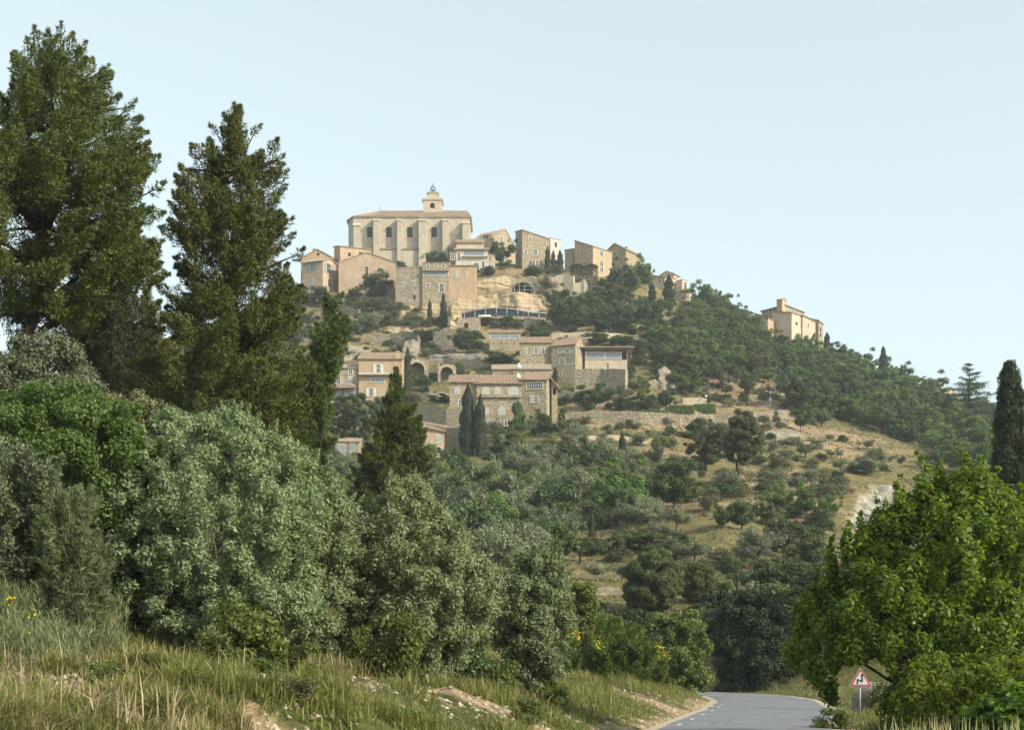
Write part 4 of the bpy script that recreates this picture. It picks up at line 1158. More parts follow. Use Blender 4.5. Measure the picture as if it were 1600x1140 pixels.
h = House('tower_house', 'tall plain grey stone block under the pinkish gable', 618, 660, 0, 418, 478, 0, 10, 'grey')
h.walls((0, 0, .5, .5)).roof('shed', 0, .12, TG).win('L', 627, 440.5, 632, 448, 'closed', sh='grey').win('L', 644, 439, 650, 447, 'closed', sh='grey').win('L', 646, 461, 649, 468, 'hole')
Y1 = h.P.y
h = House('house', 'stone house with a dark open loggia and three small square attic windows', 660, 701, 0, 411, 467, 0, 9, 'stone', Y1 - .6)
h.walls((0, 0, .4, .4)).roof('shed', 0, .15, TG)
for x in (667, 679, 691): h.win('L', x, 413.5, x + 3.6, 418, 'plain', 1)
h.win('L', 662, 424, 700, 430.5, 'glassy', 6).ledge('L', 660, 701.5, 424, .3, .7, 'balcony', WM['grey']).win('L', 666, 443, 671, 448, 'plain').win('L', 687, 443.5, 693.5, 456.5, 'plain')
h = House('house', 'orange rendered house with two closed white shutters beside the loggia house', 701, 743.5, 0, 415, 456, 0, 9, 'ochre', Y1 - .2)
h.walls((0, 0, .5, .5)).roof('shed', 0, .35, TG).win('L', 711, 424, 717, 434, 'closed', sh='pale').win('L', 727, 425, 731.5, 435, 'closed', sh='pale')
h = House('house', 'terraced cream house with a wide shaded balcony under the church', 712, 762, 0, 389.5, 424, 0, 8, 'pale', 424)
h.walls((0, 0, .7, .7)).roof('shed', 0, .7, TG).win('L', 725, 391.5, 756.5, 401, 'glassy', 5).ledge('L', 722, 763, 402, .35, .9, 'balcony', WM['cream']).win('L', 715, 395, 719, 406, 'plain').win('L', 704.5, 396, 709.5, 406, 'plain')
h.win('L', 741, 411, 748, 420, 'archblank', sh='glass').win('L', 753, 409, 757, 418, 'plain', 1)
h = House('house', 'narrow cream upper storey with a tiled roof between the church and the balcony house', 713, 755, 0, 379, 400, 0, 7, 'cream', 432)
h.walls((0, 0, 1.3, 1.3)).roof('shed', 0, .5, TILE)
h = House('house', 'small cream annexe at the right end of the balcony house', 762, 773.5, 0, 397, 424, 0, 6, 'cream', 425)
h.walls((0, 0, .5, .5)).roof('shed', 0, .3, TG).win('L', 764, 401, 768, 408, 'plain').win('L', 763, 414, 771, 421, 'glassy')
h = House('house', 'stone house with a stepped gable right behind the church end', 735, 772, 806, 372, 412, 32, 9, 'stone', 452)
h.walls(gable='ridgeL', rise=3.0).roof('ridgeL', 3.0, .3, TG).chimney(.5, h.b * .45, 1.4, .9, h.H + 2.4).win('L', 755, 366, 764, 374, 'shut', 2, 'pale').win('R', 782, 371, 785, 380, 'plain', 1).win('R', 794, 374, 796, 378, 'hole')
h = House('house', 'tall stone house with a steep one-way roof on the cliff edge', 805.5, 816, 858, 359.5, 426, 78, 10, 'stone', 425)
hb = h
h.walls((0, 0, -2.6, -2.6)).roof('shed', 0, .2, TG)
h.win('R', 826.5, 371, 831, 377, 'plain').win('R', 820, 390, 823.5, 396, 'plain', 1).win('R', 833, 390, 839.5, 398, 'plain', 3).win('R', 832, 407, 836, 416, 'plain', 1).win('R', 837.5, 407, 841.5, 416, 'plain', 1)
h = House('house', 'slim pale tower house standing behind the tall one-way-roof house', 853, 860, 876, 372, 412, 55, 7, 'pale', 436)
h.walls().roof('flat').win('R', 867, 379, 870, 386, 'hole')
h = House('house', 'low grey stone wing left of the sunlit corner house', 884, 899, 0, 388.5, 426, 0, 7, 'grey', 428)
h.walls((0, -.4, 0, 0)).roof('shed', 0, .2, TG)
h = House('manor_house', 'tall corner house, one face shaded and one sunlit, with mullioned windows', 898, 926.5, 956, 385, 440, 42, 10, 'ochre', 422)
h.walls((0, 2.0, 1.0, -1.4)).roof('shed', 0, .25, TG)
h.win('L', 908.5, 393, 911.5, 398, 'plain', 1).win('L', 913, 393, 916, 398, 'plain', 1).win('L', 908.5, 409, 911.5, 414, 'plain', 1).win('L', 913, 409, 916, 414, 'plain', 1)
h.win('R', 937.5, 393.5, 942.5, 399, 'plain').win('R', 937.5, 409.5, 942.5, 416, 'plain').win('R', 937.5, 418, 942.5, 424, 'plain').win('R', 937.5, 433, 942, 438, 'plain')
h = House('house', 'stone house with a long tiled roof right of the corner house', 943, 978, 1004, 390, 432, 38, 10, 'stone', 446)
h.walls(gable='ridgeR', rise=2.0).roof('ridgeR', 2.0, .4, TG).chimney(1.0, 2.0, .8, .9, h.H + .5).win('L', 957, 394, 963, 400, 'plain', 3)
h = House('house', 'sunlit cream house stepping down behind the two clipped cypresses', 1010, 1039, 1057, 433, 474, 30, 9, 'cream', 417)
h.walls((0, .8, 0, 0)).roof('shed', 0, .4, TG).win('L', 1029.5, 436.5, 1032.5, 443, 'plain', 1).win('L', 1034.5, 438, 1037.5, 444, 'plain', 1).ledge('L', 1024, 1039, 452, .3, .3)
h = House('house', 'upper gabled storey of the stepped cream houses on the right shoulder', 1030, 1053, 1062, 428, 470, 35, 8, 'cream', 424)
h.walls(gable='ridgeR', rise=.8).roof('ridgeR', .8, .4, TG).win('R', 1056, 444, 1059, 452, 'plain', 1)
h = House('house', 'small flat roofed cream tower on the right shoulder of the village', 1056, 1066, 1074.5, 437, 470, 48, 7, 'cream', 421)
h.walls().roof('flat').win('R', 1068.5, 442, 1073, 450, 'plain', 1)
h = House('house', 'lowest of the stepped cream houses, pink sided with a tiled roof', 1052, 1067, 1079.5, 454, 484, 42, 8, 'pink', 414)
h.walls((0, -.6, 0, .8)).roof('shed', 0, .35, TG).win('R', 1074, 460, 1076.5, 467, 'plain', 1).win('R', 1074, 473, 1076.5, 479, 'plain', 1)
# ---- the eastern cluster on the ridge
h = House('manor_house', 'big ridge house with paired arched windows and a chimney tower, on the east ridge', 1190, 1227, 1256, 477, 520, 40, 10, 'stone', 424)
h.walls((0, -1.6, -2.0, -1.8)).roof('shed', 0, .4, TG)
h.win('L', 1202, 482.5, 1205, 487.5, 'arch').win('L', 1207, 482.5, 1210, 487.5, 'arch').win('L', 1203, 492, 1206.5, 498, 'arch')
for x in (1230, 1237, 1244): h.win('R', x, 484, x + 2.2, 488, 'plain', 1)
h = House('tower_house', 'square stone tower rising from the ridge house', 1213.5, 1222, 1228, 467.5, 500, 40, 5, 'ochre', 422.5)
h.walls(gable='ridgeL', rise=.2).roof('ridgeL', .5, .25, TG)
h = House('house', 'tall sunlit barn-like house in front of the ridge house', 1206, 1237, 1255, 488.5, 531, 40, 9, 'cream', 413)
h.walls((0, .5, .5, -.8)).roof('shed', 0, .25, TG).win('R', 1243, 504, 1246, 507, 'hole')
h = House('house', 'long sunlit wing running back along the ridge behind the barn-like house', 1250, 1254, 1274, 493, 531, 60, 9, 'cream', 417)
h.walls((0, 0, -1.6, -1.6)).roof('shed', 0, .3, TILE).win('R', 1262, 505, 1264.5, 510, 'plain', 1)
h = House('house', 'brown stone end house at the drop of the east ridge', 1268, 1279, 1286, 501, 531, 45, 7, 'stone', 424)
h.walls((0, .5, 0, -1)).roof('shed', 0, .3, TG).win('R', 1281, 512, 1283, 517, 'hole').win('R', 1281, 521, 1283, 526, 'hole')
h = House('house', 'small brown house with a lean-to roof left of the ridge house', 1179, 1200, 1209, 496, 518, 30, 7, 'ochre', 411)
h.walls((0, 1.2, .6, -.6)).roof('shed', 0, .3, TILE).win('L', 1192, 503, 1198, 510, 'glassy')
h = House('ruined_house', 'ruined roofless tan wall among the trees below the ridge house', 1158, 1174, 0, 520, 540, 0, 5, 'ochre', 392)
h.walls((-1.2, 0, .4, .4)).roof('flat', 0, 0, h.wallm).win('L', 1164, 527, 1168, 534, 'hole')
h = House('house', 'low tiled roof showing above the trees, beside the flat-topped pine', 1136, 1153, 0, 482, 495, 0, 8, 'pink', 420)
h.walls((0, .6, 0, 0), gable='ridgeR', rise=1.0).roof('ridgeR', 1.0, .4, TILE)
# ---- mid terrace houses
h = House('house', 'square stone house with six windows and a brick-red roof on the middle terrace', 812, 861.5, 0, 535.5, 592, 0, 9, 'stone')
h.walls((0, 0, 1.6, 1.6)).roof('shed', 0, .35, TILE)
Ys = h.P.y
h.win('L', 820.5, 544, 823, 552, 'plain', 1).win('L', 835, 543.5, 840.5, 552.5, 'plain').win('L', 845.5, 543.5, 851, 552, 'plain')
h.win('L', 818, 570, 822, 577, 'plain').win('L', 826, 569.5, 830.5, 576.5, 'plain', 3).win('L', 844, 569, 847, 574, 'plain', 1)
h = House('house', 'stone house with a sunlit gable end joined to the six-window house', 861.5, 899, 915, 537.5, 602, 22, 8, 'stone', Ys - 3)
h.walls(gable='ridgeL', rise=1.7).roof('ridgeL', 1.7, .3, TILE).chimney(h.a - 1.5, h.b * .4, .9, 1.3, h.H + 1.0).chimney(h.a - 3.0, h.b * .4, .9, 1.6, h.H + 1.0)
h.win('L', 873, 544.5, 878, 551.5, 'plain').win('L', 883.5, 544.5, 889, 551.5, 'plain').win('L', 875, 560.5, 881.5, 569, 'plain').win('L', 874.5, 583, 877.5, 587, 'plain', 1).win('R', 902, 541, 904.5, 545, 'plain', 1)
h = House('house', 'low glass-fronted house with a flat roof on a high stone terrace', 914, 980, 0, 544.5, 578, 0, 8, 'cream', Ys + 1)
h.walls().roof('shed', 0, 1.5, TG)
h.win('L', 914.6, 546, 979.4, 562, 'shade_panel').win('L', 916, 550.5, 944, 560, 'glassy', 7).win('L', 947, 551, 970, 560, 'glassy', 4).win('L', 948.5, 567, 951, 578, 'door').win('L', 971.5, 550, 979, 562, 'hole')
h = House('house', 'plain rendered house with a strip of glass below its tiled eave', 764.5, 814.5, 0, 520, 548, 0, 8, 'stone')
h.walls((0, 0, .8, .8)).roof('shed', 0, .35, TILE).win('L', 766, 523, 811.5, 529, 'pale', 3)
for x in (770, 783, 791, 803): h.win('L', x, 535, x + 1.6, 537.5, 'hole')
h = House('stone_hut', 'roofless stone hut with two dark openings below the scaffolded cliff', 713.5, 750, 0, 497, 522, 0, 6, 'stone')
h.walls((0, -.6, 0, .3)).roof('flat', 0, 0, h.wallm).win('L', 725.5, 504.5, 731.5, 513, 'hole').win('L', 708, 504, 712, 515, 'hole')
# ---- big house in front: three blocks under one long tiled roof
h = House('house', 'wide front house under a long tiled roof, behind the twin cypresses', 702.5, 744.5, 0, 597, 640, 0, 9, 'stone', hit(780, 664)[1], found=12)
Yr = h.P.y
h.walls((0, 0, 1.6, 1.6)).roof('shed', 0, .4, TILE).win('L', 709.5, 604, 720, 615.5, 'archblank', sh='pale').win('L', 716.5, 625, 724, 635, 'plain').chimney(.3, 3, 1.0, 1.2, h.H + 1.2)
h = House('house', 'middle block of the front house with three shuttered arches over a ledge', 744.5, 815.5, 0, 599, 662, 0, 9, 'stone', Yr - .5)
h.walls((0, 0, 1.8, 1.8)).roof('shed', 0, .45, TILE)
h.win('L', 753, 603.5, 765, 616, 'archblank', sh='pale').win('L', 772, 603.5, 783, 616, 'archblank', sh='pale').win('L', 793, 603.5, 811, 617, 'archblank', sh='pale')
h.ledge('L', 744.5, 815, 621, .35, .5).win('L', 757, 636, 764, 648, 'archblank', sh='pale').win('L', 778, 635, 790, 649, 'archblank', sh='pale').win('L', 760.5, 657.5, 782, 667, 'glassy', 3).win('L', 788, 657, 792, 665, 'plain', 1)
h = House('house', 'end block of the front house with a wide glazed loft and an ivy-covered side', 816, 854, 861, 593, 641, 14, 9, 'stone', Yr - 1.2, found=12)
h.walls((0, 0, 1.4, 1.4)).roof('shed', 0, .35, TILE).win('L', 823, 597, 848, 608, 'plain', 7).win('L', 827.5, 619, 833.5, 629, 'closed', sh='pale').win('L', 834.5, 619, 840.5, 628, 'plain', 2)
h = House('house', 'long low tiled roof just behind the front house', 770, 860, 0, 577, 600, 0, 5, 'stone', Yr + 10)
h.walls((0, 0, 1.0, 1.0)).roof('shed', 0, .3, TG)
h = House('garden_shed', 'small open tiled shelter beside the ivy-covered end block', 862, 871, 0, 603, 617, 0, 4, 'stone', Yr + 1)
h.walls((0, 1.2, 1.2, 0)).roof('shed', 0, .5, TG).win('L', 864, 606, 869, 616, 'hole')
# ---- left terrace houses
h = House('house', 'grey stone house with white shutters and a lean-to porch', 512, 560, 0, 575, 624, 0, 8, 'grey')
h.walls((0, 0, 1.0, 1.0)).roof('shed', 0, .3, TG)
Yn = h.P.y
h.win('L', 526, 577.5, 531, 584.5, 'plain').win('L', 545, 577, 550.5, 584, 'plain').win('L', 525.5, 588.5, 532, 600, 'shut', sh='pale').win('L', 543, 588, 550.5, 600, 'closed', sh='pale')
h.win('L', 518, 610.5, 531, 618.5, 'glassy', 3).win('L', 540, 609.5, 555, 617.5, 'glassy', 3)
lean_to(h, 'L', 508, 558, 602.5, 608, 2.0)
h = House('house', 'taller ochre-topped house with a white balcony band and white shutters', 560.5, 628, 0, 561, 624, 0, 8, 'ochre', Yn - .5)
h.walls((0, 0, 1.6, 1.6)).roof('shed', 0, .35, TILE)
h.win('L', 588, 569.5, 594, 582, 'shut', sh='white').win('L', 579.5, 591.5, 600, 597, 'glassy', 3).win('L', 577, 606.5, 583, 618.5, 'shut', sh='white').ledge('L', 561, 614, 586.5, .45, 1.0, 'balcony', WM['pale'])
h.chimney(.6, 1, .8, 1.1, h.H + .6)
h = House('house', 'small pink house with a closed white shutter below the retaining wall', 659, 694, 0, 674, 716, 0, 6, 'pink')
h.walls((0, .7, 1.5, 1.0)).roof('shed', 0, .35, TILE).win('L', 680.5, 680, 689, 692, 'closed', sh='pale').win('L', 681, 698, 689, 708, 'arch')
h = House('garage', 'grey garage with a wide pale door among the trees below the terrace', 524, 560, 0, 690, 718, 0, 6, 'grey')
h.walls((0, 0, .8, .8)).roof('shed', 0, .3, TG).win('L', 527, 694, 541, 712, 'closed', sh='grey').win('L', 546, 693, 556, 705, 'closed', sh='grey')
# ---- far houses in the trees on the right
h = House('house', 'far cream house end peeping between trees below the tall ridge cypress', 1404, 1409, 1416, 612, 632, 40, 7, 'cream', 405)
h.walls(gable='ridgeL', rise=.8).roof('ridgeL', .8, .3, TILE)
h = House('house', 'far low roof to the right of the far cream house end', 1418, 1430, 0, 610, 622, 0, 7, 'cream', 415)
h.walls((0, 0, .6, .6)).roof('shed', 0, .3, TG)
h = House('house', 'far tan house with a raised gable beside the tiered cedar', 1462, 1486, 1498, 618, 640, 30, 8, 'pink', 395)
h.walls((0, 1.0, 1.0, 0)).roof('shed', 0, .4, TG).win('R', 1490, 624, 1494, 630, 'plain', 1)
h = House('house', 'far raised cream gable behind the far tan house', 1470, 1476, 1491, 610, 630, 50, 6, 'cream', 402)
h.walls(gable='ridgeL', rise=1.0).roof('ridgeL', 1.0, .3, TG)
h = House('house', 'far white patch of wall under the tiered cedar', 1508, 1517, 0, 650, 666, 0, 5, 'pale', 372)
h.walls((0, 1, 1, 0)).roof('shed', 0, .3, TG)
# ---------------------------------------------------------------- single plants of the hillside: kind, foot px, foot py, width px, height px, label
HILL = [
 # the terraces under the church
 ('olive', 550, 446, 44, 28, 'grey-green spreading tree in front of the wide tan gabled house'),
 ('oak', 592, 472, 54, 48, 'dark evergreen oak left of the tall grey stone block'),
 ('oak', 499, 480, 34, 36, 'dark bushy tree under the ochre corner house'),
 ('oak', 555, 478, 24, 30, 'small dark tree between the gabled house and the rocks'),
 ('olive', 587, 489, 48, 26, 'pale olive tree on the slope below the dark evergreen oak'),
 ('scrub', 620, 489, 36, 15, 'low grey scrub at the foot of the tall grey stone block'),
 ('wood', 552, 525, 36, 34, 'fresh green tree right of the narrow leaning pine'),
 ('olive', 580, 518, 44, 30, 'cream-flowering grey bush above the rock terraces'),
 ('scrub', 610, 505, 44, 18, 'dry grassy scrub clump above the rock terraces'),
 ('scrub', 646, 508, 36, 14, 'dry grassy scrub left of the first small cypress'),
 ('greenbush', 667, 412, 32, 19, 'yellowish bush on the terrace wall under the church'),
 ('shrub', 690, 412, 20, 18, 'dark spiky bush on the terrace under the church'),
 ('shrub', 624, 421, 30, 12, 'dark hedge-like bush under the church wall'),
 ('oak', 783, 416, 46, 44, 'ivy-dark tree filling the gap left of the one-way-roof house'),
 ('wood', 790, 420, 24, 17, 'lighter green bush in front of the ivy-dark tree'),
 ('shrub', 757, 431, 34, 13, 'flat dark bush at the edge of the cliff below the balcony house'),
 ('cypress', 855.6, 428, 9, 44, 'tallest of the three cypresses beside the one-way-roof house'),
 ('cypress', 864.5, 426, 8, 36, 'middle, shortest of three cypresses by the one-way-roof house'),
 ('cypress', 875, 426, 11, 36, 'cypress nearest the low grey wing of the corner house'),
 ('shrub', 833, 432, 36, 14, 'low dark bush at the foot of the one-way-roof house'),
 ('olive', 869, 433, 34, 18, 'grey-green rounded bush under the three cypresses'),
 ('olive', 852, 461, 42, 30, 'olive growing on the cliff beside the scaffolded arch'),
 ('oak', 985, 470, 50, 70, 'tall dense dark tree in front of the long-roofed stone house'),
 ('wood', 1008, 455, 34, 54, 'rounded mid-green tree on the skyline right of the stone house'),
 ('wood', 968, 452, 36, 46, 'bushy green tree between the corner house and the skyline tree'),
 ('shrub', 943, 448, 22, 10, 'clipped flat bush on the garden wall below the corner house'),
 ('shrub', 957, 455, 15, 13, 'clipped ball bush on the garden wall below the corner house'),
 ('shrub', 972, 462, 16, 13, 'second clipped ball bush, lower along the garden wall'),
 ('cypress', 1019, 472, 12, 30, 'short blunt cypress in front of the sunlit cream house'),
 ('cypress', 1045, 484, 18, 56, 'tall blunt cypress in front of the stepped cream houses'),
 ('cypress', 955, 442, 8, 20, 'small cypress at the corner of the tall corner house'),
 ('cypress', 976.5, 466, 6, 18, 'thin small cypress under the dense dark tree'),
 ('wood', 1100, 486, 48, 50, 'big leafy tree on the skyline right of the stepped cream houses'),
 ('wood', 1128, 494, 34, 46, 'leafy tree descending the skyline beside the big leafy tree'),
 ('hillpine', 1170, 492, 30, 22, 'flat-topped dark pine on the skyline left of the ridge house'),
 # evergreen oaks above the middle terrace
 ('oak', 886, 518, 72, 60, 'largest round evergreen oak, at the end of the scaffold terrace'),
 ('oak', 915, 498, 44, 40, 'round evergreen oak behind the largest one'),
 ('oak', 951, 523, 56, 46, 'spreading evergreen oak over the pale terrace wall'),
 ('oak', 985, 517, 34, 48, 'upright evergreen oak beside the pale terrace wall'),
 ('oak', 1013, 519, 38, 50, 'evergreen oak with a bare stem at the end of the pale wall'),
 ('oak', 944, 484, 50, 32, 'evergreen oak below the garden wall with a niche'),
 ('hillpine', 1042, 548, 58, 66, 'grey-green pine with open branches, right of the bare-stemmed oak'),
 ('cypress', 671.5, 511, 8, 44, 'first small cypress left of the scaffold terrace'),
 ('cypress', 693, 512, 11, 55, 'taller small cypress at the left foot of the cliff'),
 ('oak', 664, 540, 42, 28, 'dark rounded bush hanging over the ruined wall'),
 ('oak', 731, 553, 50, 38, 'dark broad tree under the roofless stone hut'),
 ('wood', 838, 532, 44, 26, 'leafy shrub mass above the six-window house'),
 ('oak', 779, 576, 50, 30, 'dark round tree with a pale top, left of the six-window house'),
 ('oak', 760, 510, 30, 14, 'dark bush under the scaffold terrace'),
 ('shrub', 795, 511, 32, 14, 'dark red-brown bush under the scaffold terrace'),
 ('wood', 858, 684, 50, 44, 'round leafy tree on the bare slope below the ivy-sided block'),
 ('shrub', 880, 632, 30, 16, 'dense dark bush on the garden terrace by the shelter'),
 ('shrub', 881, 657, 20, 18, 'rounded bush at the left end of the long wall'),
 ('wood', 932, 640, 58, 44, 'leafy tree below the high stone terrace'),
 ('shrub', 905, 636, 26, 22, 'dark bush left of the leafy terrace tree'),
 ('olive', 922, 578, 20, 13, 'clipped grey olive on the terrace of the glass-fronted house'),
 ('olive', 967, 578, 26, 14, 'second clipped grey olive, near the end of the glass-fronted house'),
 ('cypress', 867.5, 598, 8, 26, 'small cypress in the nook beside the sunlit gable'),
 ('wood', 930, 540, 44, 22, 'vine-like hedge tree above the glass-fronted house'),
 ('wood', 970, 543, 50, 22, 'leafy growth above the right end of the glass-fronted house'),
 ('oak', 1000, 568, 40, 44, 'dark tree right of the glass-fronted house'),
 ('cypress', 637, 620, 14, 78, 'slender tall cypress beside the ochre-topped house'),
 ('cypress', 533, 568, 10, 32, 'small cypress behind the grey stone house'),
 ('wood', 657, 604, 30, 24, 'flat leafy tree under the ruined arch'),
 ('cypress', 667, 624, 9, 26, 'small cypress by the white flowering bushes'),
 ('shrub', 715, 588, 26, 20, 'palm-like dark bush by the arched ruin'),
 ('oak', 690, 630, 44, 16, 'dark low bushes over the retaining wall'),
 ('cypress', 731, 712, 25, 113, 'taller of the twin cypresses in front of the wide front house'),
 ('cypress', 750.5, 713, 19, 98, 'shorter of the twin cypresses in front of the wide front house'),
 ('oak', 808, 672, 20, 50, 'dark upright bush in front of the end block'),
 ('wood', 815, 682, 30, 44, 'leafy green tree below the end block'),
 ('wood', 792, 706, 50, 46, 'bright leafy tree below the front house'),
 ('oak', 498, 708, 40, 60, 'dark oak left of the rounded umbrella pine'),
 ('cypress', 480, 716, 12, 56, 'narrow cypress at the edge of the tall pines'),
 # the dry slope below the long wall
 ('cypress', 972, 737, 13, 66, 'dark cypress standing alone on the dry slope'),
 ('cypress', 1052, 784, 15, 67, 'cypress by the bright bushes, lower on the slope than the lone one'),
 ('cypress', 925, 868, 12, 72, 'cypress above the small olive grove'),
 ('cypress', 964, 822, 7, 42, 'thin cypress between the two darker cypresses'),
 ('brighttree', 1031, 737, 26, 60, 'small fresh green tree with a clear stem on the dry slope'),
 ('oak', 1128, 826, 40, 42, 'first of the dense dark bushes under the tall slope pine'),
 ('oak', 1160, 828, 48, 50, 'middle dense dark bush under the tall slope pine'),
 ('oak', 1190, 822, 38, 46, 'dense dark bush at the right end under the tall slope pine'),
 ('oak', 1128, 782, 50, 36, 'shaded dark thicket at the foot of the tall slope pine'),
 ('wood', 1215, 800, 48, 56, 'leafy oak right of the tall slope pine'),
 ('wood', 1262, 812, 50, 58, 'broad leafy oak beside the chalky scar'),
 ('wood', 1295, 808, 40, 40, 'yellowish oak touching the chalky scar'),
 ('oak', 1225, 870, 66, 66, 'grey-dark oak low on the slope beside the roadside tree'),
 ('oak', 1265, 890, 60, 52, 'dark oak half hidden by the roadside tree'),
 ('olive', 1205, 706, 26, 22, 'olive right of the tall slope pine, on the upper slope'),
 ('olive', 1190, 720, 18, 28, 'slim olive touching the tall slope pine'),
 ('olive', 1235, 702, 28, 22, 'small olive at the top of the dry slope'),
 ('olive', 1262, 716, 34, 28, 'largest olive of the slope grove'),
 ('olive', 1277, 702, 32, 20, 'olive behind the largest slope olive'),
 ('olive', 1298, 716, 26, 19, 'olive on the pale earth of the upper slope'),
 ('olive', 1313, 717, 14, 16, 'tiny round olive on the pale earth'),
 ('olive', 1362, 744, 38, 36, 'dense olive above the chalky scar'),
 ('olive', 1393, 722, 18, 15, 'small stemmed olive near the wood edge'),
 ('shrub', 1408, 724, 13, 12, 'round bush beside the small stemmed olive'),
 ('scrub', 1220, 735, 40, 20, 'grey bush below the upper slope olives'),
 ('scrub', 1285, 750, 36, 18, 'dry bush in the middle of the dry slope'),
 ('scrub', 1310, 770, 44, 26, 'dry bush left of the chalky scar'),
 ('olive', 1000, 697, 26, 18, 'pale olive under the long wall'),
 ('olive', 1048, 700, 22, 20, 'olive left of the spreading slope pine'),
 ('olive', 905, 700, 40, 44, 'tall grey olive on the bare earth slope'),
 ('olive', 1108, 690, 30, 22, 'olive behind the spreading slope pine'),
 ('olive', 1046, 862, 34, 30, 'olive on the straw terrace edge'),
 ('olive', 1058, 832, 50, 44, 'grey olive left of the straw terrace'),
 # the olive grove and the two round pines near the road
 ('olive', 932, 908, 36, 36, 'olive at the left edge of the straw field'),
 ('olive', 972, 910, 32, 36, 'olive behind the round-headed pine'),
 ('hillpine', 905, 880, 54, 48, 'dark pine left of the cypress above the olive grove'),
 ('hillpine', 952, 876, 50, 46, 'dark pine right of the cypress above the olive grove'),
 ('brighttree', 1003, 862, 60, 34, 'yellow-green pine behind the round-headed pine'),
 ('olive', 1085, 882, 60, 44, 'pale olive behind the smaller round-headed pine'),
 ('hillpine', 1150, 930, 66, 70, 'grey-green pine at the right edge of the straw field'),
 ('olive', 1110, 990, 44, 46, 'pale leafy bush under the smaller round-headed pine'),
 ('wood', 1130, 1000, 60, 60, 'dull green tree at the road bend'),
 ('oak', 1180, 960, 70, 74, 'dark oak over the road bend'),
 ('olive', 1175, 890, 50, 44, 'grey olive over the road bend oak'),
 # trees along the long wall and path
 ('oak', 975, 642, 44, 26, 'dark bush on the terrace above the long wall'),
 ('oak', 1008, 642, 40, 26, 'second dark bush on the terrace above the long wall'),
 ('oak', 1040, 640, 34, 34, 'taller dark bush at the left end of the clipped hedge'),
 ('wood', 1075, 618, 48, 38, 'fresh green tree above the clipped hedge'),
 ('hillpine', 1128, 612, 44, 46, 'olive-grey pine above the bare earth bank'),
 ('hillpine', 1168, 634, 44, 62, 'leaning pine on the bare earth bank'),
 ('shrub', 1135, 630, 26, 14, 'dark bush on the bare earth bank'),
 ('shrub', 1214, 626, 14, 13, 'small round bush beside the lamp post'),
 ('wood', 1252, 676, 38, 48, 'stemmed tree at the right end of the long wall'),
 ('oak', 1285, 668, 34, 36, 'dark bush at the edge of the right-hand wood'),
 # skyline of the right flank
 ('cypress', 1292, 560, 12, 44, 'cypress at the drop of the east ridge houses'),
 ('cypress', 1299, 562, 8, 28, 'smaller cypress beside the one at the ridge houses'),
 ('cypress', 1380, 602, 15, 62, 'tall cypress breaking the right skyline'),
 ('cypress', 1408.5, 618, 8, 50, 'thin cypress right of the tall skyline cypress'),
 ('cypress', 1413, 616, 8, 38, 'thin cypress in front of the far cream house end'),
 ('wood', 1392, 600, 30, 46, 'leafy tree behind the tall skyline cypress'),
 ('oak', 1447, 632, 62, 50, 'large dark round tree on the far right skyline'),
 ('hillpine', 1478, 676, 46, 62, 'dark pine in front of the far tan house'),
 ('oak', 1484, 616, 20, 14, 'small dark skyline tree beside the tiered cedar'),
 ('oak', 1545, 668, 50, 46, 'dark tree right of the tiered cedar'),
 ('hillpine', 1430, 660, 60, 56, 'dark pine left of the far tan house'),
 ('olive', 1452, 728, 32, 26, 'grey rounded olive at the edge of the wood by the roadside tree top'),
 ('olive', 1470, 732, 26, 24, 'second grey rounded olive by the roadside tree top'),
]
for k, px, pb, w, h, lab in HILL:
    if k != 'cypress': w *= 1.22; h *= 1.1
    at(k, px, pb, w, h, lab)

# tiered cedar
def cedar():
    X, Y, z = hit(1514, 690); s = Y / F; Hh = 122 * s; r = np.random.default_rng(5)
    root = add('cedar_tree', None, None, (X, Y, z)); tag(root, 'tiered dark cedar with flat branches on the far skyline', 'cedar')
    mb = MB(); mb.tube([(0, 0, -1), (0, 0, Hh * .5), (.2, 0, Hh * .97)], [.5, .3, .05], 7)
    P = []; D = []
    for lv in range(13):
        zz = Hh * (.16 + .82 * (lv / 12) ** .9); L = np.interp(zz / Hh, [.1, .35, .6, .72, .9, 1], [8.0, 8.4, 7.4, 3.6, 2.2, .5]) * .98
        for k in range(7 if lv < 9 else 4):
            a = r.random() * 6.28; l = L * r.uniform(.65, 1.1)
            tip = np.array([math.cos(a) * l, math.sin(a) * l, zz + (l * .16 if zz / Hh > .5 else -.02 * l) ])
            st = np.array([0, 0, zz - .3]); limb(mb, st, tip, .12, .03, r, .06, 5, 5)
            n = int(150 * l / 4) + 40
            t = r.random(n) ** .75; p = st + (tip - st) * t[:, None]; sp = (.25 + .16 * l * np.sin(np.pi * np.clip(t, .1, .95)))[:, None]
            P.append(p + r.normal(size=(n, 3)) * sp * np.array([1, 1, .22])); D.append(np.tile(unit((tip - st)[None]), (n, 1)))
    P = np.concatenate(P); n = len(P)
    V, Q = leaf_quads(P, unit(np.array([0, 0, 1.]) + .5 * r.normal(size=(n, 3))), .42, .15, np.concatenate(D) + .6 * r.normal(size=(n, 3)), .1, r)
    add('crown', mesh_np('cedar_crown', V, Q, [LM['oak']]), root); mb.build('trunk', BARK_D, root)
cedar()

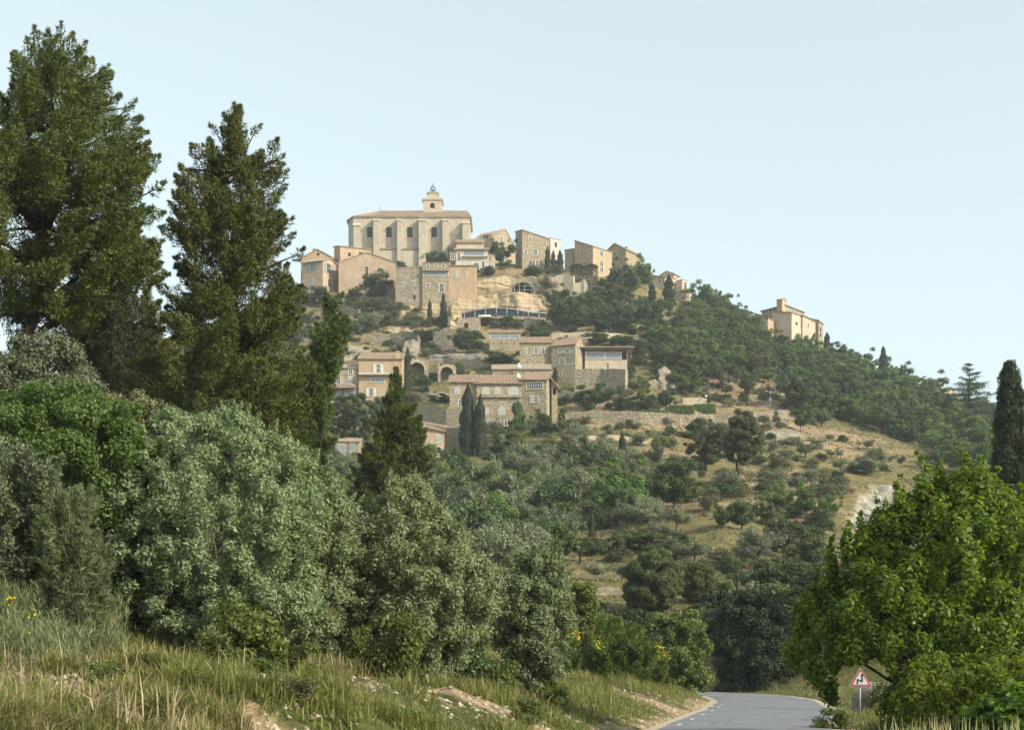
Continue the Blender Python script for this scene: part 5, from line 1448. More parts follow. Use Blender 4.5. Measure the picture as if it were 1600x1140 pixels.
# ---- woods: many look-alikes, each a tree of its own
def inside(poly, x, y):
    c = False; n = len(poly)
    for i in range(n):
        x1, y1 = poly[i]; x2, y2 = poly[(i + 1) % n]
        if (y1 > y) != (y2 > y) and x < (x2 - x1) * (y - y1) / (y2 - y1) + x1: c = not c
    return c
def fill(poly, n, kinds, hm, wr, labels, group, sep, seed, skip=()):
    rr = random.Random(seed); pts = []
    x0, x1 = min(p[0] for p in poly), max(p[0] for p in poly); y0, y1 = min(p[1] for p in poly), max(p[1] for p in poly)
    tries = 0
    while len(pts) < n and tries < 20000:
        tries += 1
        x, y = rr.uniform(x0, x1), rr.uniform(y0, y1)
        if not inside(poly, x, y): continue
        if any((x - a) ** 2 + ((y - b) * 1.6) ** 2 < sep ** 2 for a, b in pts): continue
        if any(ax0 < x < ax1 and ay0 < y < ay1 for ax0, ay0, ax1, ay1 in skip): continue
        pts.append((x, y))
    for x, y in pts:
        k = rr.choice(kinds)
        X, Y, z = hit(x, y)
        h = rr.uniform(*hm); w = h * rr.uniform(*wr)
        if k in ('shrub', 'scrub', 'greenbush'): h *= .45; w *= .7
        nm, cat = NAMES[k]
        put(k, X, Y, z - .2, w, h, labels[k], cat, group + ' (' + cat + 's)', nm)
Lr = {'wood': 'leafy green tree in the dense wood on the right flank of the hill', 'oak': 'dark evergreen oak in the dense wood on the right flank of the hill', 'hillpine': 'grey-green pine in the dense wood on the right flank of the hill'}
fill([(1040,522),(1085,526),(1130,516),(1165,545),(1200,574),(1285,584),(1312,566),(1380,602),(1470,636),(1560,668),(1640,680),(1640,790),(1540,765),(1440,706),(1340,664),(1245,654),(1225,610),(1150,598),(1050,606),(1020,560),(1040,520)],
     270, ['wood'] * 6 + ['oak'] * 2 + ['hillpine'] * 2, (4.2, 9.6), (.8, 1.35), Lr, 'trees of the wood on the right flank', 11, 1, ((1160, 520, 1176, 545),(1200,590,1240,640)))
Lm = {'wood': 'leafy tree in the tangled wood at the foot of the village', 'oak': 'dark evergreen oak in the tangled wood at the foot of the village', 'olive': 'grey-green olive in the tangled wood at the foot of the village', 'shrub': 'dark shrub in the tangled wood at the foot of the village', 'hillpine': 'dark pine in the tangled wood at the foot of the village'}
fill([(478,740),(560,752),(660,752),(700,755),(760,748),(850,742),(900,740),(960,748),(1010,760),(1060,770),(1075,800),(1000,830),(950,800),(905,810),(880,790),(850,800),(868,860),(880,900),(840,920),(600,920),(480,850)],
     125, ['olive'] * 5 + ['oak'] * 3 + ['wood'] * 3, (4.0, 8.0), (.85, 1.15), Lm, 'trees of the wood at the foot of the village', 16, 2, ((722, 745, 760, 775),(885,725,910,760)))
Ls = {'scrub': 'low grey bush scattered over the dry grassy slope', 'shrub': 'low dark bush scattered over the dry grassy slope', 'olive': 'small olive scattered over the dry grassy slope'}
fill([(900,690),(1060,690),(1230,680),(1330,690),(1420,730),(1390,780),(1310,800),(1300,860),(1240,900),(1130,930),(1060,900),(960,890),(900,850),(880,760)],
     125, ['scrub'] * 5 + ['shrub'] * 4 + ['olive'] * 3, (2.4, 5.0), (1.0, 1.6), Ls, 'bushes scattered over the dry slope', 11, 3, ((1330,745,1395,830),(985, 700, 1090, 735),(1060,800,1200,885),(925,895,1130,965)))
Lt = {'scrub': 'low grey scrub on the rocky village terraces', 'shrub': 'low dark bush on the rocky village terraces', 'greenbush': 'green bush on the rocky village terraces'}
fill([(470,470),(600,478),(700,500),(860,470),(1000,480),(1010,600),(1040,645),(880,640),(700,600),(660,640),(480,640),(480,540)],
     150, ['scrub'] * 4 + ['shrub'] * 5 + ['greenbush'] * 3, (2.4, 5.5), (1.0, 1.5), Lt, 'bushes on the village terraces', 9, 4,
     ((505,560,632,624),(700,575,915,640),(755,515,816,545),(810,528,985,580),(700,430,860,505),(640,560,705,590)))
Lb = {'wood': 'leafy tree in the hollow between the bank and the hill', 'oak': 'dark tree in the hollow between the bank and the hill', 'olive': 'grey-green tree in the hollow between the bank and the hill'}
fill([(1140,985),(1200,950),(1330,900),(1600,900),(1640,1000),(1300,1010),(1140,1015)],
     30, ['wood'] * 3 + ['oak'] * 4 + ['olive'] * 2, (3.0, 5.0), (.9, 1.3), Lb, 'trees in the hollow below the hill', 20, 6)
Lc = {'shrub': 'dark bush at the foot of the straw field', 'greenbush': 'green bush at the foot of the straw field', 'scrub': 'grey bush at the foot of the straw field'}
fill([(880,972),(960,975),(1120,985),(1120,1015),(900,1012)], 26, ['shrub', 'greenbush', 'greenbush', 'scrub'], (2.6, 4.2), (1.1, 1.5), Lc, 'bushes at the foot of the straw field', 12, 8)
Lx = {'oak': 'dark tree on the slope behind the tall pines', 'wood': 'leafy tree on the slope behind the tall pines', 'hillpine': 'pine on the slope behind the tall pines'}
fill([(-60,640),(120,610),(300,560),(440,500),(475,500),(475,760),(440,860),(100,900),(-60,880)],
     45, ['oak'] * 3 + ['wood'] * 3 + ['hillpine'] * 2, (5, 8), (.9, 1.2), Lx, 'trees behind the tall pines', 30, 7)

Lo = {'oak': 'evergreen oak in the grove above the pale terrace wall'}
fill([(850,472),(1000,478),(1035,500),(1030,522),(870,520)], 16, ['oak'], (5, 7.5), (.95, 1.2), Lo, 'evergreen oaks above the pale terrace wall', 14, 12)

fill([(480,456),(560,480),(640,492),(690,512),(690,560),(600,560),(530,566),(480,560)], 60, ['scrub', 'scrub', 'shrub', 'greenbush'], (2.6, 5.0), (1.0, 1.6), Lt, 'bushes on the village terraces', 9, 21)
fill([(700,620),(860,645),(900,690),(860,715),(780,715),(700,716)], 26, ['shrub', 'scrub', 'greenbush'], (3.0, 5.5), (1.0, 1.5), Lt, 'bushes on the village terraces', 10, 22, ((700,590,770,712),))
fill([(880,664),(1000,664),(1230,658),(1230,672),(1000,690),(880,690)], 34, ['scrub', 'scrub', 'shrub'], (2.0, 4.2), (1.0, 1.6), Ls, 'bushes scattered over the dry slope', 11, 23)
fill([(1090,600),(1240,610),(1240,640),(1090,636)], 16, ['scrub', 'shrub', 'olive'], (2.4, 4.6), (1.0, 1.4), Ls, 'bushes scattered over the dry slope', 12, 24)
Ly = {'wood': 'leafy tree on the ridge just under the east ridge houses', 'shrub': 'dark bush on the ridge under the east ridge houses', 'greenbush': 'green bush on the ridge under the east ridge houses'}
fill([(1140,512),(1180,528),(1215,548),(1290,562),(1290,580),(1200,570),(1150,535)], 34, ['wood', 'wood', 'shrub', 'greenbush'], (4, 6.5), (1.0, 1.4), Ly, 'plants under the east ridge houses', 7, 25)

fill([(1080,490),(1140,502),(1178,520),(1160,542),(1082,524)], 26, ['wood'] * 4 + ['oak'], (6, 8.5), (.95, 1.25), Lr, 'trees of the wood on the right flank', 9, 26)

for k, px, pb, w, h, lab in [('wood', 1181, 540, 32, 36, 'leafy tree under the small brown lean-to house on the ridge'), ('wood', 1202, 548, 34, 42, 'leafy tree in front of the shaded side of the barn-like house'),
  ('oak', 1224, 550, 32, 32, 'dark tree at the corner foot of the barn-like house'), ('greenbush', 1246, 552, 30, 26, 'green bush under the sunlit end of the barn-like house'), ('wood', 1266, 560, 32, 46, 'bushy tree against the long sunlit wing on the ridge'),
  ('wood', 1283, 562, 26, 34, 'leafy tree under the brown stone end house'), ('hillpine', 1152, 512, 34, 40, 'dark pine beside the ruined tan wall on the ridge')]: at(k, px, pb, w, h, lab)
_rc = random.Random(77)
for px, pb in ((1120, 560), (1158, 572), (1215, 586), (1262, 600), (1340, 612), (1330, 640), (1395, 650), (1440, 668), (1500, 690), (1090, 575), (1525, 720), (1365, 628)):
    at('cypress', px, pb, _rc.uniform(7, 11), _rc.uniform(34, 52), 'slender dark cypress rising among the trees of the right-hand wood', 'cypresses in the right-hand wood')
# ---------------------------------------------------------------- dry-stone and retaining walls
def wall_run(name, label, pts, mat, thick=.7, cat='wall', group=None, coping=True, d=None, wob=.12, nn=None):
    """pts: (px, py of top, py of foot); the wall follows the ground between them"""
    P = []
    for px, yt, yb in pts:
        X, Y, z = hit(px, yb) if d is None else (lambda q: (q[0], q[1], ground(q[0], q[1])))(wpos(px, yb, d))
        P.append((X, Y, z, max(.5, (yb - yt) * Y / F)))
    o0 = Vector((P[0][0], P[0][1], P[0][2]))
    Q = []
    for a, b in zip(P, P[1:]):
        n = max(2, int(math.hypot(b[0] - a[0], b[1] - a[1]) / 1.2))
        for i in range(n): t = i / n; Q.append([a[k] + (b[k] - a[k]) * t for k in range(4)])
    Q.append(list(P[-1]))
    V = []; Fc = []
    r = random.Random(len(label))
    for i, (x, y, z, h) in enumerate(Q):
        a, b = Q[max(i - 1, 0)], Q[min(i + 1, len(Q) - 1)]
        d_ = Vector((b[0] - a[0], b[1] - a[1], 0)).normalized(); nrm = Vector((d_.y, -d_.x, 0))
        if nrm.y > 0: nrm = -nrm
        c = Vector((x, y, 0)) - Vector((o0.x, o0.y, 0)); top = z + h + r.uniform(-wob, wob) - o0.z
        f = nrm * (thick * .5)
        V += [c + f * 1.25 + Vector((0, 0, z - 3 - o0.z)), c + f + Vector((0, 0, top)), c - f + Vector((0, 0, top + r.uniform(-.05, .05))), c - f * 1.2 + Vector((0, 0, z - 3 - o0.z))]
    for i in range(len(Q) - 1):
        k = i * 4
        for j in range(3): Fc.append((k + j, k + j + 1, k + j + 5, k + j + 4))
    Fc += [(0, 1, 2, 3), tuple(len(V) - 4 + j for j in (3, 2, 1, 0))]
    mb = MB(); mb.raw(V, Fc)
    o = mb.build(name, WM[mat]); o.location = o0
    tag(o, label, cat, group)
    return o
wall_run('stone_wall', 'long stone terrace wall crossing the hill under the clipped hedge', [(882,646,664),(930,642,662),(1000,644,664),(1060,647,664),(1116,648,663),(1175,643,661),(1233,640,657)], 'dry')
wall_run('stone_wall', 'high stone terrace wall under the glass-fronted house', [(898,578,612),(940,577,613),(979,577,613)], 'grey', 1.0)
wall_run('retaining_wall', 'tall plain retaining wall left of the twin cypresses', [(664,635,668),(700,636,672),(722,636,674)], 'stone', 1.0)
wall_run('retaining_wall', 'dark retaining wall between the small pink house and the twin cypresses', [(694,669,708),(724,668,708)], 'grey', .8)
wall_run('stone_wall', 'pale terrace wall under the row of evergreen oaks', [(862,521,530),(920,519,528),(970,522,530),(1012,526,532)], 'cream', .7)
wall_run('garden_wall', 'sunlit rendered garden wall with a niche under the corner house', [(826,432,450),(850,436,456),(880,430,456),(897,433,455)], 'cream', .9, wob=.3)
wall_run('garden_wall', 'broken wall piece with a peak, right of the niche wall', [(896,444,456),(908,443,457),(913,436,458),(918,447,458)], 'cream', .8, wob=.2)
wall_run('garden_wall', 'rough cream garden wall stepping down right of the broken wall piece', [(919,447,458),(940,449,462),(954,452,465)], 'dry', .8, wob=.3)
wall_run('stone_wall', 'ruined stone wall above the left terrace houses', [(578,521,540),(610,520,540),(640,522,540),(655,526,545)], 'dry', .9, wob=.4)
wall_run('stone_wall', 'block of ruined stone wall right of the hanging dark bush', [(678,517,548),(696,515,549),(712,518,550)], 'dry', 1.2, wob=.4)
wall_run('stone_wall', 'low grey wall below the parasol terrace', [(655,753,760),(690,754,760),(722,755,761)], 'grey', .7)
wall_run('stone_wall', 'short grey wall behind the parasol terrace', [(708,738,752),(724,737,752),(745,738,752)], 'grey', .7)
wall_run('stone_wall', 'grey dry-stone wall beside the olive at the straw field', [(918,917,930),(950,917,930),(974,919,930)], 'grey', .6, wob=.08)
wall_run('stone_wall', 'stone wall stub with a pale post in the wood below the bare slope', [(884,737,760),(898,738,762)], 'dry', .7)
wall_run('stone_wall', 'mossy wall behind the clipped hedge', [(1065,622,631),(1095,622,631),(1104,622,630)], 'grey', .6)
wall_run('stone_wall', 'grey terrace wall left of the garden shrubs below the six-window house', [(868,611,622),(904,613,624)], 'grey', .6)
wall_run('stone_wall', 'broken wall below the roofless hut and cliff', [(818,498,512),(850,499,512)], 'dry', .7, wob=.3)
wall_run('stone_wall', 'low pale wall in front of the grey stone house porch', [(498,627,636),(530,628,636)], 'stone', .7)
# ---- ruined arches
def arch_ruin(label, x0, x1, yt, yb, ax0, ax1, ay):
    X, Y, z = hit((x0 + x1) / 2, yb); s = Y / F
    P0 = Vector(wpos(x0, yb, Y)); w, h = (x1 - x0) * s, (yb - yt) * s
    a0, a1, ah = (ax0 - x0) * s, (ax1 - x0) * s, (yb - ay) * s
    mb = MB(); seg = 12; rw = (a1 - a0) / 2
    arc = [(a0, -3)] + [(a0 + rw - math.cos(math.pi * i / seg) * rw, ah - rw + math.sin(math.pi * i / seg) * rw) for i in range(seg + 1)] + [(a1, -3)]
    outer = [(0, -3)] + [(w * i / seg, h + .35 * math.sin(i * 2.1)) for i in range(seg + 1)] + [(w, -3)]
    f = lambda p, d: (p[0], d, p[1])
    for i in range(len(arc) - 1):
        mb.poly([f(outer[i], 0), f(arc[i], 0), f(arc[i + 1], 0), f(outer[i + 1], 0)])
        mb.poly([f(arc[i], 0), f(arc[i], 2.5), f(arc[i + 1], 2.5), f(arc[i + 1], 0)])
        mb.poly([f(outer[i], 0), f(outer[i + 1], 0), f(outer[i + 1], 2.5), f(outer[i], 2.5)])
    root = add('stone_arch', mb.mesh('stone_arch', WM['stone']), None, P0)
    tag(root, label, 'arch')
    m2 = MB(); m2.poly([f(p, 2.45) for p in arc]); m2.build('vault_back', WM['grey'], root)
    m3 = MB()
    for i in range(seg + 1):
        t0, t1 = math.pi * (i - .42) / seg, math.pi * (i + .42) / seg
        q = lambda t, r_: (a0 + rw - math.cos(t) * r_, 0, ah - rw + math.sin(t) * r_)
        A, B, C, D = [Vector(v) for v in (q(t0, rw), q(t1, rw), q(t1, rw + .55), q(t0, rw + .55))]
        n = Vector((0, -.12, 0)); e = Vector((0, .05, 0))
        m3.raw([A + n, B + n, C + n, D + n, A + e, B + e, C + e, D + e], [(0, 1, 2, 3), (0, 4, 5, 1), (1, 5, 6, 2), (2, 6, 7, 3), (3, 7, 4, 0)])
    m3.build('arch_stones', WM['cream'], root)
arch_ruin('ruined stone vault with a round arch beside the slender tall cypress', 636, 668, 561, 594, 640, 663, 566)
arch_ruin('second ruined arch half hidden by bushes, right of the first vault', 684, 712, 570, 594, 688, 708, 573)
# ---- rock outcrops
def rock(label, pts, depth, mat, strata=1.2, seed=0, amp=1.0):
    """stratified outcrop: pts = outline band [(px, py top, py foot)] on the hillside"""
    r = np.random.default_rng(seed)
    px = np.array([p[0] for p in pts], float); yt = np.array([p[1] for p in pts], float); yb = np.array([p[2] for p in pts], float)
    nx, nz = 90, 44
    xs = np.linspace(px[0], px[-1], nx)
    foot = [hit(float(x), float(np.interp(x, px, yb))) for x in xs]
    Yf = np.convolve(np.pad([f[1] for f in foot], 6, mode='edge'), np.ones(13) / 13, 'valid')
    V = np.zeros((nx, nz, 3))
    for i, x in enumerate(xs):
        h = (np.interp(x, px, yb) - np.interp(x, px, yt)) * Yf[i] / F
        edge = min(1, min(i, nx - 1 - i) / 6)
        zz = np.linspace(0, 1, nz)
        z = zz * h * (.5 + .5 * edge)
        X = (x - CX) / F * Yf[i]; zf = CZ + (HY - np.interp(x, px, yb)) / F * Yf[i]
        ax = zf + z
        st = np.floor(ax / strata + .4 * fbm(X * .08, ax * 0, seed, 2)); fr = ax / strata + .4 * fbm(X * .08, ax * 0, seed, 2) - st
        led = noise3(st * 7.7, X * .12, seed + 1.0) * .9 + .35 * sstep(.75, 1, fr)
        out = (led * .9 + 1.3 * fbm(X * .16, ax * .12, seed + 2.0, 4) + .5 * fbm(X * .55, ax * .3, seed + 7.0, 3)) * amp
        prof = depth * sstep(0, 1, zz) ** 1.2
        V[i, :, 0] = X + .2 * fbm(ax * .9, X * .3, seed, 2)
        V[i, :, 1] = Yf[i] - .5 + prof - out * np.sin(np.pi * np.clip(zz, .0, 1)) ** .35 * edge - .3
        V[i, :, 2] = zf + z + .25 * fbm(X * .4, ax * .4, seed + 5., 2)
        V[i, -1] = [X, Yf[i] + depth + 2.5, zf + h * .45]; V[i, 0, 2] -= 3
    o0 = V.reshape(-1, 3).mean(0)
    i = (np.arange(nx - 1)[:, None] * nz + np.arange(nz - 1)[None]).ravel()
    Q = np.stack([i, i + nz, i + nz + 1, i + 1], -1)
    o = add('rock_outcrop', mesh_np('rock_outcrop', V.reshape(-1, 3) - o0, Q, [mat], False), None, tuple(o0))
    return tag(o, label, 'rock')
rock('broad banded cliff of tan limestone under the cliff-edge houses', [(700,468,496),(715,456,488),(745,452,488),(790,446,488),(830,446,488),(856,456,490)], 7, ROCK, 1.1, 2, 1.2)
rock('upper tan cliff step below the balcony house', [(740,434,456),(765,430,454),(800,424,450),(822,426,450)], 4, ROCK, 1.0, 5, .9)
rock('light rock face left of the scaffold terrace, above the stone hut', [(698,476,520),(706,470,522),(716,470,520),(722,480,510)], 3, ROCK, 1.3, 8, .8)
rock('grey ledges of layered rock left above the ochre-topped house', [(532,525,566),(560,530,560),(600,536,558),(640,540,562),(655,545,568)], 8, ROCK_G, .9, 11, 1.1)
rock('rounded grey boulder slab under the hanging dark bush', [(628,528,556),(642,524,558),(656,530,556)], 4, ROCK_G, 2.2, 14, .8)
rock('grey rock bank above the ruined arches', [(665,548,566),(700,546,566),(745,548,566),(780,553,566)], 4, ROCK_G, .9, 17, .8)
rock('pale ledge of rock above the ruined wall', [(590,510,522),(625,507,520),(650,511,522)], 3, ROCK, .9, 18, .6)
rock('rounded grey boulder on the garden bank left of the green terrace tree', [(1030,573,606),(1042,567,607),(1056,577,605)], 4, ROCK_G, 3.0, 20, .7)
wall_run('stone_wall', 'terrace wall at the foot of the wide tan gabled house', [(530,434,447),(575,436,448),(617,434,446)], 'dry', .7, wob=.3)
wall_run('stone_wall', 'low terrace wall below the dark evergreen oak', [(500,476,486),(530,480,489),(562,484,492)], 'dry', .7, wob=.3)
wall_run('stone_wall', 'terrace wall below the round evergreen oaks beside the cliff', [(862,464,474),(905,469,479),(955,476,485)], 'dry', .7, wob=.3)
wall_run('stone_wall', 'stone terrace wall in front of the dark round pale-topped tree', [(700,560,571),(755,562,573),(811,563,574)], 'stone', .7, wob=.25)
wall_run('stone_wall', 'garden wall between the slender tall cypress and the front house', [(642,612,624),(672,613,625),(702,615,626)], 'stone', .7, wob=.25)
wall_run('stone_wall', 'terrace wall right of the high stone terrace', [(986,592,605),(1012,594,606),(1030,596,606)], 'dry', .7, wob=.3)
wall_run('stone_wall', 'mossy terrace wall under the left terrace houses', [(505,640,650),(545,642,653),(585,644,655)], 'grey', .7, wob=.25)
wall_run('stone_wall', 'broken terrace wall across the slope left of the two small cypresses', [(560,494,502),(610,497,505),(660,497,506)], 'dry', .7, wob=.35)
rock('weathered rock band under the tall grey stone block', [(618,475,492),(660,472,490),(700,466,488),(720,464,486)], 4, ROCK, .9, 26, .8)
rock('low line of orange rock under the long wall', [(870,676,690),(930,676,692),(1000,680,692),(1060,681,690)], 3, ROCK, .8, 28, .6)
rock('broken grey rock shelf at the right end of the long wall', [(1190,668,684),(1225,664,684),(1260,668,684)], 5, ROCK_G, .8, 29, .6)
# ---- scaffolded terrace along the cliff
def scaffold():
    Y = hit(790, 500)[1] - 1.0; s = Y / F
    P0 = Vector(wpos(720, 498, Y))
    root = add('scaffold_terrace', None, None, P0); tag(root, 'long netted terrace structure with scaffold poles under the banded cliff', 'scaffolding')
    L = (853 - 720) * s
    xs = np.linspace(0, L, 25); bow = lambda x: -2.0 * math.sin(math.pi * x / L); hz = lambda x: (2.3 + .9 * math.sin(math.pi * min(1, x / L * 1.25)) - .6) 
    mb = MB()
    for a, b in zip(xs, xs[1:]):
        mb.obox((a, bow(a), .25), (b - a, bow(b) - bow(a), 0), (0, .08, 0), (0, 0, hz(a) - .45 - .25))
    mb.build('net_screen', M['tarp'], root)
    mb = MB()
    for a, b in zip(xs, xs[1:]): mb.obox((a, bow(a) - .25, hz(a) - .4), (b - a, bow(b) - bow(a), hz(b) - hz(a)), (0, .5, 0), (0, 0, .22))
    mb.build('top_rail', M['concrete'], root)
    mb = MB()
    for a, b in zip(xs, xs[1:]): mb.obox((a, bow(a) - .3, -.6), (b - a, bow(b) - bow(a), 0), (0, 1.6, 0), (0, 0, .8))
    mb.build('deck', WM['stone'], root)
    for x in xs[1::3]:
        mb = MB(); mb.tube([(x, bow(x) - .4, -1.5), (x, bow(x) - .4, hz(x) + (1.2 if 8 < x < 18 else .2))], .07, 5); mb.build('pole', M['metal'], root)
    for a, b in ((14.5, 17), (17, 14.5), (15.5, 18.5), (2, 4)):
        mb = MB(); mb.tube([(a, bow(a) - .5, 0), (b, bow(b) - .5, 3.8)], .06, 5); mb.build('brace', M['metal'], root)
    c = Vector(wpos(747, 498.3, Y - 3)) 
    m2 = MB(); seg = 14; l = 20 * s; r_ = 2.6 * s
    m2.tube([(0, 0, 0), (.12, 0, 0), (l - .1, 0, 0), (l, 0, 0)], [r_ * .7, r_, r_, r_ * .7], 14)
    t = m2.build('water_tank', M['white']); t.location = Vector(wpos(747, 494.5, Y - 3.0)); tag(t, 'long white tank lying on the scaffold terrace', 'tank')
scaffold()
def cliff_arch():
    X, Y, z = hit(816, 462); Y -= 1.5; s = Y / F
    P0 = Vector(wpos(800, 461, Y)); w, h = 33 * s, 20 * s
    root = add('cave_arch', None, None, P0); tag(root, 'dark arched cave opening with scaffold bars in the cliff', 'cave opening')
    seg = 14; mb = MB()
    arc = [(0, 0)] + [(w / 2 - math.cos(math.pi * i / seg) * w / 2, h * .35 + math.sin(math.pi * i / seg) * h * .65) for i in range(seg + 1)] + [(w, 0)]
    big = [(-.9, -.3)] + [(w / 2 - math.cos(math.pi * i / seg) * (w / 2 + .9), h * .35 + math.sin(math.pi * i / seg) * (h * .65 + .9)) for i in range(seg + 1)] + [(w + .9, -.3)]
    f = lambda p, d: (p[0], d, p[1])
    for i in range(len(arc) - 1):
        mb.poly([f(big[i], 0), f(arc[i], 0), f(arc[i + 1], 0), f(big[i + 1], 0)]); mb.poly([f(arc[i], 0), f(arc[i], 1.8), f(arc[i + 1], 1.8), f(arc[i + 1], 0)]); mb.poly([f(big[i], 0), f(big[i + 1], 0), f(big[i + 1], 4), f(big[i], 4)])
    mb.build('stone_ring', WM['stone'], root)
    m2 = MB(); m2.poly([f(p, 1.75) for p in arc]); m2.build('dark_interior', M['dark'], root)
    for x in (.12, .35, .6, .92):
        m3 = MB(); m3.tube([(w * x, -.3, -2.0), (w * x, -.3, h * .9)], .07, 5); m3.build('pole', M['metal'], root)
    for zz in (.1, .38, .68):
        m3 = MB(); m3.tube([(0, -.35, h * zz), (w, -.35, h * zz)], .06, 5); m3.build('bar', M['metal'], root)
cliff_arch()
# ---- parasol terrace
def parasol():
    X, Y, z = hit(741, 768); s = Y / F
    root = add('parasol', None, None, (X, Y, z)); tag(root, 'open grey parasol on the small terrace in the wood', 'parasol')
    Hh = 18 * s; r_ = 9.5 * s; mb = MB(); seg = 8
    ring = [(math.cos(2 * math.pi * i / seg) * r_, math.sin(2 * math.pi * i / seg) * r_, Hh - .45) for i in range(seg)]
    for i in range(seg):
        a, b = ring[i], ring[(i + 1) % seg]; mb.poly([(0, 0, Hh), a, b]); mb.poly([a, (a[0], a[1], a[2] - .18), (b[0], b[1], b[2] - .18), b])
    mb.build('canopy', M['canvas'], root)
    m2 = MB(); m2.tube([(0, 0, -.3), (0, 0, Hh + .1)], .05, 6); m2.build('pole', M['metal'], root)
    b = add('stone_terrace', None); C = MB(); C.box(-3.2, -1.5, -2, 3.2, 2.5, .05); bpy.data.objects.remove(b)
    o = C.build('stone_terrace', WM['stone']); o.location = (X, Y, z - .05); tag(o, 'small stone terrace under the grey parasol', 'terrace')
parasol()
# ---- lamp posts and pole along the path
def lamp(px, yt, yb, label):
    X, Y, z = hit(px, yb); h = (yb - yt) * Y / F
    root = add('street_lamp', None, None, (X, Y, z)); tag(root, label, 'street lamp', 'lamps on the path above the long wall')
    m = MB(); m.tube([(0, 0, -.4), (0, 0, h * .5), (0, 0, h - .4)], [.09, .07, .05], 7); m.build('post', M['metal'], root)
    m = MB(); m.tube([(0, 0, h - .4), (0, 0, h - .3), (0, 0, h), (0, 0, h + .12)], [.12, .22, .28, .05], 8); m.build('lantern', M['white'], root)
lamp(1229, 606, 640, 'tall lamp post with a white head at the end of the path')
lamp(1203.5, 612, 640, 'pale concrete post beside the tall lamp post')
lamp(1103, 618, 636, 'short white post at the end of the clipped hedge')
# ---- clipped hedges: block of leaves, each its own plant
def hedge(px0, px1, yt, yb, label, mat='hedge', deep=1.6, n=5200, humps=4):
    X, Y, z = hit((px0 + px1) / 2, yb); s = Y / F; w, h = (px1 - px0) * s, (yb - yt) * s
    r = np.random.default_rng(int(px0))
    a = r.random((n, 3)); P = np.zeros((n, 3))
    hh = h * (.86 + .14 * np.abs(np.sin(a[:, 0] * math.pi * humps)) ** .5)
    face = r.integers(0, 3, n)
    P[:, 0] = (a[:, 0] - .5) * w; P[:, 1] = np.where(face == 0, -deep / 2, np.where(face == 1, deep / 2 * (a[:, 1] * 2 - 1), deep / 2 * (a[:, 1] * 2 - 1))); P[:, 2] = np.where(face == 1, hh, a[:, 2] * hh)
    nn = np.where((face == 1)[:, None], np.array([0, 0, 1.]), np.array([0, -1., .2])); P += r.normal(size=(n, 3)) * .1
    V, Q = leaf_quads(P, unit(nn + .6 * r.normal(size=(n, 3))), .24, .14, None, .1, r)
    o = add('clipped_hedge', mesh_np('clipped_hedge', V, Q, [LM[mat]]), None, (X, Y, z - .2)); tag(o, label, 'hedge')
hedge(1044, 1084, 634, 649, 'bright clipped hedge in flat-topped blocks above the long wall')
hedge(1084, 1117, 632, 647, 'bright hedge of clipped balls continuing the flat-topped blocks', humps=6)
hedge(1000, 1044, 641, 651, 'low trailing hedge spilling over the long wall')
hedge(891, 934, 414, 447, 'large dark ivy-clad block at the foot of the tall corner house', 'cypress', 3.0, 9000, 2)
hedge(855.5, 860, 606, 630, 'yellow-green creeper on the sunlit side of the end block', 'hedge', .8, 900, 1)
# ---- bend sign
def sign():
    d = 43.0; s = d / F
    X, Y, Z = wpos(1344.5, 1072, d)
    root = add('road_sign', None, None, (X, Y, Z)); tag(root, 'white warning triangle with a red border and a double bend arrow', 'road sign')
    root.rotation_euler = (0, 0, R(6))
    w = 37 * s; h = 30.5 * s; c = .05
    def tri(k, y, inset):
        a = Vector((-w / 2, y, 0)); b = Vector((w / 2, y, 0)); t = Vector((0, y, h)); g = Vector((0, y, h / 3))
        P = [g + (q - g) * k for q in (a, b, t)]
        out = []
        for i in range(3):                            # rounded corners
            p, q, r_ = P[i], P[(i + 1) % 3], P[i - 1]
            e0, e1 = p + (r_ - p).normalized() * c, p + (q - p).normalized() * c
            m_ = (e0 + e1) / 2 * .45 + p * .55; out += [e0, m_, e1]
        return out
    def plate(k, y, th, mat, name, parent):
        mb = MB(); A = tri(k, y, 0); B = [p + Vector((0, th, 0)) for p in A]; n = len(A)
        mb.raw(A + B, [tuple(range(n)), tuple(range(2 * n - 1, n - 1, -1))] + [(i, i + n, (i + 1) % n + n, (i + 1) % n) for i in range(n)])
        return mb.build(name, mat, parent)
    plate(1.0, 0, .03, M['signwhite'], 'panel', root)
    plate(.965, -.004, .004, M['signred'], 'red_border', root)
    plate(.70, -.008, .004, M['signwhite'], 'white_field', root)
    pts = [(-.03, .12), (-.03, .30), (.075, .22), (.075, .40)]   # double bend: up, slant, up
    pts = [(-.10, .09), (-.10, .22), (.045, .16), (.045, .335)]
    mb = MB(); q = .022
    for (x0, z0), (x1, z1) in zip(pts, pts[1:]):
        d_ = Vector((x1 - x0, 0, z1 - z0)).normalized(); n_ = Vector((-d_.z, 0, d_.x)) * q
        A, B = Vector((x0, -.012, z0)) - d_ * q * .6, Vector((x1, -.012, z1)) + d_ * q * .6
        mb.poly([A - n_, B - n_, B + n_, A + n_][::-1])
    mb.poly([(-.005, -.0121, .325), (.045, -.0121, .405), (.095, -.0121, .325)])
    mb.build('bend_arrow', M['signblack'], root)
    mb = MB(); g = ground(X, Y) - Z
    mb.tube([(0, .06, g - .4), (0, .06, h * .8)], .035, 8); mb.build('post', M['signgrey'], root)
sign()
